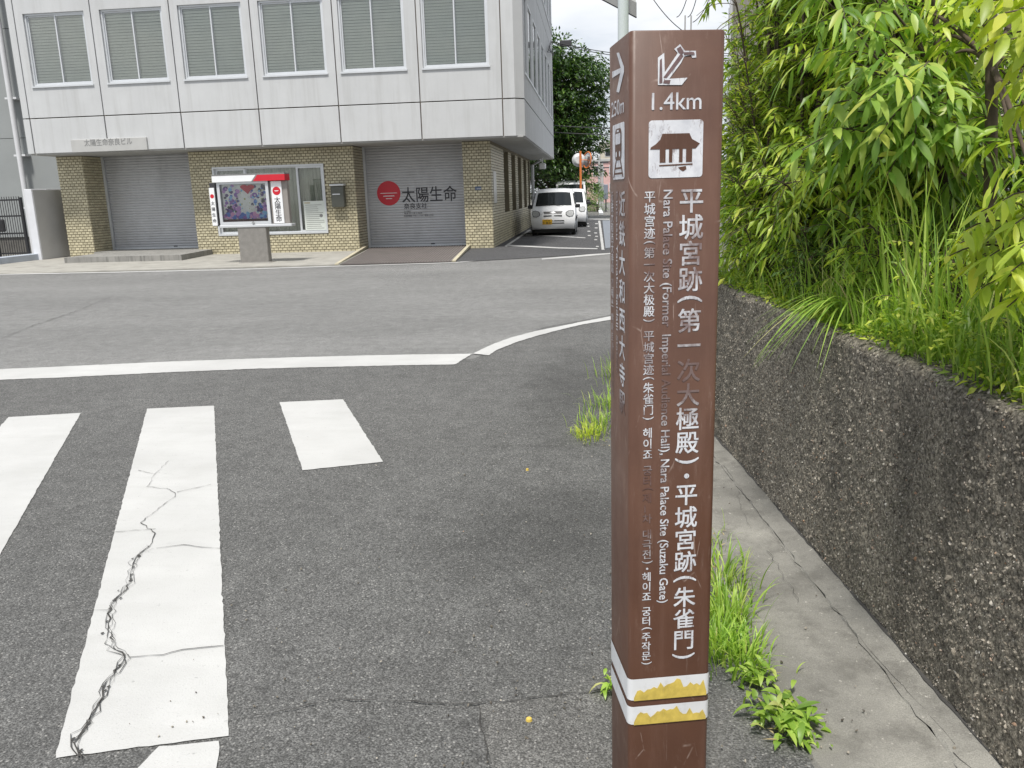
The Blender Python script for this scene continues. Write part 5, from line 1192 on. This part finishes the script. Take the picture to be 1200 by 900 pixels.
# tall grass clumps, each a plant
cl = [(1085, 400, .75, 34, 'tall upright grass clump behind the wall left of the yellow shrub'), (1010, 370, .72, 40, 'tall bright grass clump in the middle of the wall top'), (965, 350, .6, 30, 'tall grass clump just right of the dark low bush'), (1130, 420, .6, 30, 'tall grass clump beneath the yellow green shrub'), (1050, 385, .8, 30, 'tallest thin grass clump between the two middle clumps'), (1185, 450, .55, 26, 'grass clump on the wall top at the right edge'), (900, 325, .5, 24, 'short grass clump on the wall top close to the post')]
for i, (px, py, h, nb2, lab) in enumerate(cl):
    off_ = .16
    d = ray(px, py+18); t_ = (ZB-CAM_H)/d[2]; c = O3+d*t_
    xx = max(c[0], wall_x(c[1])+off_); rgc = np.random.default_rng(100+i)
    P = np.stack([xx+rgc.normal(0, .05, nb2), c[1]+rgc.normal(0, .05, nb2), np.full(nb2, ZB-.01)], 1)
    V, F = grass_at(P, h*.55, h*1.0, .006, .011, .15, 1.3, 200+i, (-.3, -.1)); V = V.copy()
    o = fast_mesh('grass_clump', V, F, ['grass'], kind=None); tag(o, lab, 'grass clump', 'tall grass clumps on the wall top')
# arching clump that hangs over the wall
c = G(955, 388, ZB); nb2 = 40; rgc = np.random.default_rng(9)
P = np.stack([wall_x(c[1])+.08+rgc.uniform(0, .06, nb2), c[1]+rgc.normal(0, .03, nb2), np.full(nb2, ZB)], 1)
a = rgc.uniform(pi*.85, pi*1.35, nb2); D = np.stack([np.cos(a), np.sin(a), 0*a], 1)
V, F = blades(P, D, rgc.uniform(.28, .5, nb2), rgc.uniform(.008, .013, nb2), rgc.uniform(2.3, 3.3, nb2), 11, rgc); o = fast_mesh('overhanging_grass', V, F, ['grass']); tag(o, 'grass tuft arching down over the face of the wall', 'grass clump')
n = 60; s_ = rng.uniform(-1.2, SE-.3, n); P = np.array([W(a_, rng.uniform(.05, .4), ZB) for a_ in s_]); V, F = grass_at(P, .2, .5, .003, .005, .3, 1.8, 31, (-.6, -.2)); o = fast_mesh('dry_stalks', V, F, ['dry'], kind='stuff'); tag(o, 'a few pale dry stalks among the green grass', 'grass')
# creeping weed edge
n = 7000; s_ = rng.uniform(-1.5, SE-.1, n); o_ = .02+np.abs(rng.normal(0, .13, n)); hmul = .3+.7*np.clip(vnoise(s_*4, o_*4, 77)+.5, 0, 1); P = np.array([W(a_, b_, ZB+rng.uniform(.0, .20)*h_) for a_, b_, h_ in zip(s_, o_, hmul)]); D = rng.normal(0, 1, (n, 3)); D[:, 2] *= .4
V, F = leaf_arrays(P, D, norm(np.array([0, 0, 1.])+rng.normal(0, .5, (n, 3))), rng.uniform(.016, .042, n), rng.uniform(.009, .017, n), rng.uniform(.2, .8, n), False); o = fast_mesh('creeping_weeds', V, F, ['leaf'], kind='stuff'); tag(o, 'small round-leaved weeds creeping along the wall top', 'weeds')

# weeds in the joint of gutter and asphalt
def weed(px, py, h, nb2, label, broad=False, mat='grass', spread=.035, z=.01, lw=(.003, .006), bend=(.5, 2.0)):
    c = G(px, py, z); rgc = np.random.default_rng(int(px*7+py)); root = None
    if not broad:
        P = np.stack([c[0]+rgc.normal(0, spread, nb2), c[1]+rgc.normal(0, spread*1.6, nb2), np.full(nb2, z)], 1)
        a = np.arctan2(P[:, 1]-c[1], P[:, 0]-c[0])+rgc.normal(0, .7, nb2); D = np.stack([np.cos(a), np.sin(a), 0*a], 1)
        V, F = blades(P, D, rgc.uniform(h*.4, h, nb2), rgc.uniform(*lw, nb2), rgc.uniform(*bend, nb2), 7, rgc)
        o = fast_mesh('weed_tuft', V, F, [mat])
    else:
        P = np.stack([c[0]+rgc.normal(0, spread, nb2), c[1]+rgc.normal(0, spread, nb2), rgc.uniform(z, z+h*.7, nb2)], 1); a = rgc.uniform(0, 2*pi, nb2)
        D = np.stack([np.cos(a), np.sin(a), rgc.uniform(.1, 1.3, nb2)], 1)
        V, F = leaf_arrays(P, D, norm(np.array([0, 0, 1.])+rgc.normal(0, .2, (nb2, 3))), rgc.uniform(h*.5, h*1.1, nb2), rgc.uniform(h*.16, h*.26, nb2), rgc.uniform(.4, 1.4, nb2), True)
        o = fast_mesh('weed_tuft', V, F, [mat], smooth=True)
    return tag(o, label, 'weed', 'weeds growing in the gutter joint')
weed(838, 765, .17, 130, 'grass tuft just right of the brown post above the tape', lw=(.004, .009))
weed(852, 730, .2, 170, 'bright grass tuft right of the post, second from the front', lw=(.004, .009), spread=.045)
weed(846, 685, .18, 120, 'grass tuft farther back right of the post', spread=.06, lw=(.004, .009))
weed(842, 640, .14, 26, 'thin far grass tuft peeping out right of the post', spread=.05)
weed(868, 778, .16, 160, 'wide grass tuft in the gutter joint between the others', spread=.045, lw=(.004, .009))
weed(888, 800, .07, 50, 'broad-bladed weed beside the larger foremost weed', True, 'grass', .025)
weed(920, 850, .085, 130, 'large leafy weed at the front of the gutter joint', True, 'grass', .04)
weed(950, 872, .045, 16, 'little sprig on the gutter by the large leafy weed', True, 'grass', .02, z=.02)
weed(716, 812, .065, 26, 'small green weed at the left foot of the post', True, 'grass', .012, z=.012)
weed(703, 500, .13, 150, 'yellowing grass tuft left of the post by the road', spread=.07, lw=(.004, .007))
weed(692, 511, .12, 130, 'low spreading yellow grass tuft nearest the stain left of the post', mat='leaf_yel', spread=.05, lw=(.004, .007), bend=(1.2, 2.3))
weed(718, 478, .2, 150, 'taller grass tuft half hidden behind the post on its left', spread=.09, lw=(.004, .007))
weed(728, 445, .24, 120, 'far grass tuft hidden mostly behind the post', spread=.09, lw=(.004, .007))
n = 70; c = np.array([.52, 2.5]); P = np.stack([rng.normal(.5, .035, n), rng.uniform(2.05, 3.6, n), np.full(n, .018)], 1); P[:14, 0] = rng.normal(.0, .05, 14); P[:14, 1] = rng.normal(4.9, .08, 14)
V, F = leaf_arrays(P, rng.normal(0, 1, (n, 3))*[1, 1, .15], np.tile([0, 0, 1.], (n, 1)), rng.uniform(.015, .05, n), rng.uniform(.004, .009, n), rng.uniform(0, .3, n), False); o = fast_mesh('dry_leaf_litter', V, F, ['dry'], kind='stuff'); tag(o, 'dry brown leaf scraps under the gutter weeds', 'leaf litter')

# ================================================================== BEHIND: street tree, mirror, far things
def street_tree(base, cc, rad, label, seed, nclump, mat='tree_leaf', ls=.2, layers=True, group=None, name='street_tree', r0=.28, spray=30):
    rg = np.random.default_rng(seed); root = thing(name, base, label, 'tree' if r0 > .05 else 'shrub', group); b = np.array(base, float); cc = np.array(cc, float); rad = np.array(rad, float)
    mb = MB(); top = cc+np.array([0, 0, rad[2]*.8]); ln = bez(b, b*.5+top*.5+rg.normal(0, .2, 3), top, 10); mb.tube(ln, list(np.linspace(r0, r0*.15, 10)), 8)
    u = norm(rg.normal(0, 1, (nclump, 3))); rr_ = rg.uniform(.25, 1.0, nclump)**.5; C = cc+u*rr_[:, None]*rad*(1+.16*np.sin(u[:, 2:3]*9+u[:, :1]*5))
    P = []; D = []
    for i, c in enumerate(C):
        f = np.clip((c[2]-b[2])/(top[2]-b[2])-.15, .12, .95); k = min(int(f*9), 8); a = ln[k]
        if i % 3 == 0: l2_ = bez(a, (a+c)/2+np.array([0, 0, .25]), c, 6); mb.tube(l2_, list(np.linspace(r0*.2, .012, 6)), 5, cap=False)
        out = norm((c-a)*[1, 1, .25]+[0, 0, .05]); s_ = rg.uniform(.5, 1.1)*rad.mean()*.22
        q = rg.uniform(-1, 1, (spray, 3)); pp = c+out*q[:, :1]*s_*1.6+norm(np.cross(out, [0, 0, 1.]))*q[:, 1:2]*s_+np.array([0, 0, 1.])*(q[:, 2:]*s_*.22-(q[:, :1]**2)*s_*.25)
        P.append(pp); D.append(np.tile(out, (spray, 1))+rg.normal(0, .5, (spray, 3)))
    P = np.concatenate(P); D = np.concatenate(D); n = len(P)
    V, F = leaf_arrays(P, D, norm(np.array([0, 0, 1.])+rg.normal(0, .4, (n, 3))), ls*rg.uniform(.6, 1.3, n), ls*.42*rg.uniform(.7, 1.2, n), rg.uniform(.2, 1, n), False)
    fast_mesh('crown', V, F, [mat], root, kind='stuff'); mb.build('trunk', 'bark', root); return root
street_tree((-2.2, 48, 0), (-2.5, 48, 5.6), (3.1, 3.2, 4.3), 'large dark green street tree behind the parked vans', 3, 900, ls=.28, spray=42)
street_tree((-3.6, 42, 0), (-3.7, 42, 2.6), (1.9, 1.6, 2.0), 'dark bushy shrub behind the office corner', 4, 120, ls=.14, name='roadside_shrub', r0=.04, group='roadside shrubs')
street_tree((-1.6, 56, 0), (-1.2, 57, 1.8), (1.3, 3, 2.2), 'bright green roadside shrub behind the traffic mirror', 5, 110, 'leaf_dark', .16, name='roadside_shrub', r0=.04, group='roadside shrubs')
street_tree((.2, 62, 0), (.1, 64, .9), (.9, 4, 1.2), 'low roadside hedge shrub far down the street', 6, 70, 'leaf_dark', .14, name='roadside_shrub', r0=.04, group='roadside shrubs')
tm = thing('traffic_mirror', tuple(PY(680.5, 215, 41)*[1, 1, 0]), 'round traffic mirrors on an orange pole above the van roofs', 'traffic mirror')
X_ = tm.location[0]; ztop = PY(680, 177, 41)[2]
mb = MB(); mb.tube([(X_, 41, 0), (X_, 41, ztop)], .055, 10); mb.build('pole', 'orange', tm)
def mirror(c, nrm, rad, back):
    nrm = norm(np.array(nrm, float)); c = np.array(c, float); mb = MB(); mb.tube([c-nrm*.02, c+nrm*.02, c+nrm*.07], [rad, rad*.98, rad*.6], 28); mo = mb.build('mirror_shell', back, tm)
    mb = MB(); mb.tube([c-nrm*.024, c-nrm*.04], [rad*.93, rad*.8], 28); mb.build('mirror_face', 'mirror', mo)
    u = norm(np.cross(nrm, [0, 0, 1.])); v = np.cross(u, nrm); ring = [c-nrm*.02+rad*1.03*(u*math.cos(a)+v*math.sin(a)) for a in np.linspace(0, 2*pi, 25)]
    mb = MB(); mb.tube(ring, .028, 6, cap=False); mb.build('rim', 'orange' if back == 'orange' else 'mirrorback', mo)
mirror(PY(678.3, 187.5, 41.15), (.15, -1, .05), .29, 'mirrorback')
mirror(PY(688.5, 187.5, 41), (.86, .5, -.12), .36, 'orange')
mb = MB(); c1 = PY(678, 187.5, 41.2); c2 = PY(688, 187.5, 41); mb.tube([(X_, 41, c1[2]), tuple(c2)], .02, 6); mb.build('bracket', 'orange', tm)
# pink building and other far things
def house(name, x0, x1, y0, y1, h, mat, label, wins, roof='soffit'):
    r_ = thing(name, ((x0+x1)/2, y0, 0), label, 'building'); mb = MB(); mb.bbox(x0, x1, y0, y1, -.1, h, .05); mb.build('wall', mat, r_)
    mb = MB(); mb.bbox(x0-.2, x1+.2, y0-.2, y1+.2, h, h+.35, .05); mb.build('roof', roof, r_)
    for (a, b_, c, d) in wins:
        mb = MB(); mb.box(a, b_, y0-.06, y0-.01, c, d); fo = mb.build('window', 'alu', r_); mb = MB(); mb.box(a+.08, b_-.08, y0-.075, y0-.062, c+.08, d-.08); mb.build('pane', 'carglass', fo)
    return r_
house('pink_building', -3, 6.5, 112, 126, 5.2, 'pink', 'low pink building at the far end of the street', [(a, a+1.4, z, z+1.3) for a in (-.2, 1.9, 4.0) for z in (1.2, 3.4)])
house('distant_building', 1.0, 9, 150, 165, 9.5, 'beige', 'pale taller building beyond the pink one', [(a, a+1.6, z, z+1.4) for a in (1.8, 4.2, 6.6) for z in (2, 5, 7.3)])
bb = house('beige_building', 3.75, 13, 11.5, 25, 9.5, 'beige', 'beige building hidden behind the hedge on the right', [(5.2, 7.0, 1.2, 3.0), (8, 10, 1.2, 3.0), (5.2, 7.0, 4.6, 6.4), (8, 10, 4.6, 6.4)])
mb = MB(); mb.tube([(3.66, 24.2, 0), (3.66, 24.2, 9.3)], .05, 8); mb.build('downpipe', 'pipe', bb)
def upole(px, y0, y1, Y_, r_, lab, arm=True):
    b = PY(px, 230, Y_); t_ = PY(px, y0, Y_); r0_ = thing('utility_pole', (b[0], Y_, 0), lab, 'utility pole', 'far utility poles'); mb = MB(); mb.tube([(b[0], Y_, 0), (b[0], Y_, t_[2])], [r_, r_*.7], 8); mb.build('pole', 'soffit', r0_)
    if arm: mb = MB(); mb.box(b[0]-.8, b[0]+.8, Y_-.05, Y_+.05, t_[2]-.6, t_[2]-.48); mb.box(b[0]-.6, b[0]+.6, Y_-.05, Y_+.05, t_[2]-1.3, t_[2]-1.2); mb.build('crossarm', 'wire', r0_)
upole(702.5, 183, 225, 75, .15, 'nearer far utility pole left of the pink building'); upole(706, 191, 225, 100, .15, 'farther utility pole in front of the pink building')
sg = thing('roadside_cabinet', tuple(PY(709.5, 235, 62)*[1, 1, 0]), 'grey upright roadside cabinet far down the street', 'cabinet'); q0 = PY(707.5, 228, 62); q1 = PY(712.5, 216, 62)
mb = MB(); mb.bbox(q0[0], q1[0], 62, 62.3, .9, q1[2], .03); mb.build('cabinet_body', pm('cab_grey', (.2, .22, .27), .5), sg); mb = MB(); mb.tube([((q0[0]+q1[0])/2, 62.15, 0), ((q0[0]+q1[0])/2, 62.15, .92)], .05, 6); mb.build('leg', 'wire', sg)
kx = G(699, 250); gr_ = tag(slab('barrier_kerb', [tuple(G(698.5, 234)[:2]), tuple(G(700, 234)[:2]), tuple(G(707, 252)[:2]), tuple(G(702, 252)[:2])], 0, .14, 'white', bevel=.01), 'white painted kerb along the far pavement', 'kerb')
fc = G(693.5, 248); make_far = thing('dark_barrier', (fc[0], fc[1], 0), 'low dark curved wheel stop barrier beyond the vans', 'barrier')
mb = MB(); mb.tube([(fc[0]-.5, fc[1], .0), (fc[0]-.4, fc[1], .45), (fc[0], fc[1], .62), (fc[0]+.35, fc[1]-.2, .5), (fc[0]+.5, fc[1]-.3, 0)], .1, 8); mb.build('rail', 'rubber', make_far); mb = MB(); mb.bbox(fc[0]-.45, fc[0]+.4, fc[1]+.4, fc[1]+.6, 0, .75, .04); mb.build('panel', 'kerbyel', make_far)

# pole behind the post, with the sign board overhead
sp = thing('street_sign_pole', tuple(PY(730, 30, 6.0)*[1, 1, 0]), 'pale grey pole holding a tilted board above the brown post', 'sign pole'); X_ = PY(730.3, 20, 6.0)[0]
mb = MB(); mb.tube([(X_, 6.0, 0), (X_, 6.0, 3.6)], .036, 16); mb.build('pole', 'pole_white', sp)
a = PY(704.5, -1, 6.2); b_ = PY(747, 19, 5.9); 
mb = MB(); P0 = np.array(PY(704, -2, 6.3)); P1 = np.array(PY(746, 20, 6.06)); P1b = P1+np.array([0, .30, .10]); P0b = P0+np.array([0, .30, .10])
up2 = np.array([0, 0, .09]); Vq = [P0, P1, P1b, P0b]; mb.add([p for p in Vq]+[p+up2 for p in Vq], [(0, 3, 2, 1), (4, 5, 6, 7), (0, 1, 5, 4), (1, 2, 6, 5), (2, 3, 7, 6), (3, 0, 4, 7)]); bd = mb.build('board', pm('board_back', (.3, .3, .29), .5), sp)
mb = MB()
for k in range(4):
    f = .15+k*.22; s0_ = P0+(P0b-P0)*f; e0_ = P1+(P1b-P1)*f; mb.tube([s0_-[0, 0, .008], e0_-[0, 0, .008]], .006, 5)
mb.build('louvre', 'wire', bd)
# cables
def cable(pts, r_, lab):
    mb = MB(); mb.tube(pts, r_, 5, cap=False); tag(mb.build('overhead_cable', 'wire'), lab, 'cable', 'overhead cables')
def sagl(a, b_, s): a = np.array(a); b_ = np.array(b_); t_ = np.linspace(0, 1, 24)[:, None]; p = a*(1-t_)+b_*t_; p[:, 2] -= (4*s*t_*(1-t_))[:, 0]; return p
cable(sagl(PY(645, 48, 36), PY(900, 60, 34), .4), .016, 'upper overhead cable leaving the office corner for the right')
cable(sagl(PY(645, 49.5, 36), PY(900, 66, 34), .4), .016, 'second overhead cable just below the upper one')
cable(sagl(PY(648, 147, 40), PY(900, 142, 36), .2), .022, 'lower cable crossing in front of the street tree')
cable(sagl(PY(648, 155, 40), PY(900, 148, 36), .2), .02, 'lowest cable crossing in front of the street tree')
mb = MB(); q = PY(663, 51, 36); mb.bbox(q[0]-.24, q[0]+.24, 35.9, 36.1, q[2]-.1, q[2]+.12, .03); tag(mb.build('cable_box', 'wire'), 'black splice box hanging on the cable by the office corner', 'cable box')
mb = MB()
for k in range(3): mb.tube([PX(646-k, 50+k*4, XR+.03), PX(641-k, 55+k*3, XR+.03)+[.08, 0, 0], PX(645, 66-k*2, XR+.03)+[.12, 0, 0], PX(648, 58, XR+.03)], .014, 5)
tag(mb.build('looped_cable', 'wire'), 'loop of black cable fixed to the office side wall', 'cable')
ap_ = thing('antenna_mast', tuple(PY(807, 30, 60)*[1, 1, 0]), 'thin twin antenna rods rising behind the brown post', 'antenna')
mb = MB()
for px in (803, 810): a = PY(px, 18, 60); mb.tube([(a[0], 60, 0), (a[0], 60, a[2])], .05, 6)
mb.build('mast', 'soffit', ap_)
for (a, b_, s, lab) in (((762, -6), (800, 36), .2, 'thin wire slanting down to the antenna rods'), ((806, -6), (793, 20), .3, 'short thin wire left above the antenna'), ((817, -6), (806, 20), .3, 'short thin wire in the middle above the antenna'), ((833, -6), (812, 26), .3, 'thin wire slanting in from the right above the antenna')):
    cable(sagl(PY(*a, 58), PY(*b_, 60), s), .028, lab)
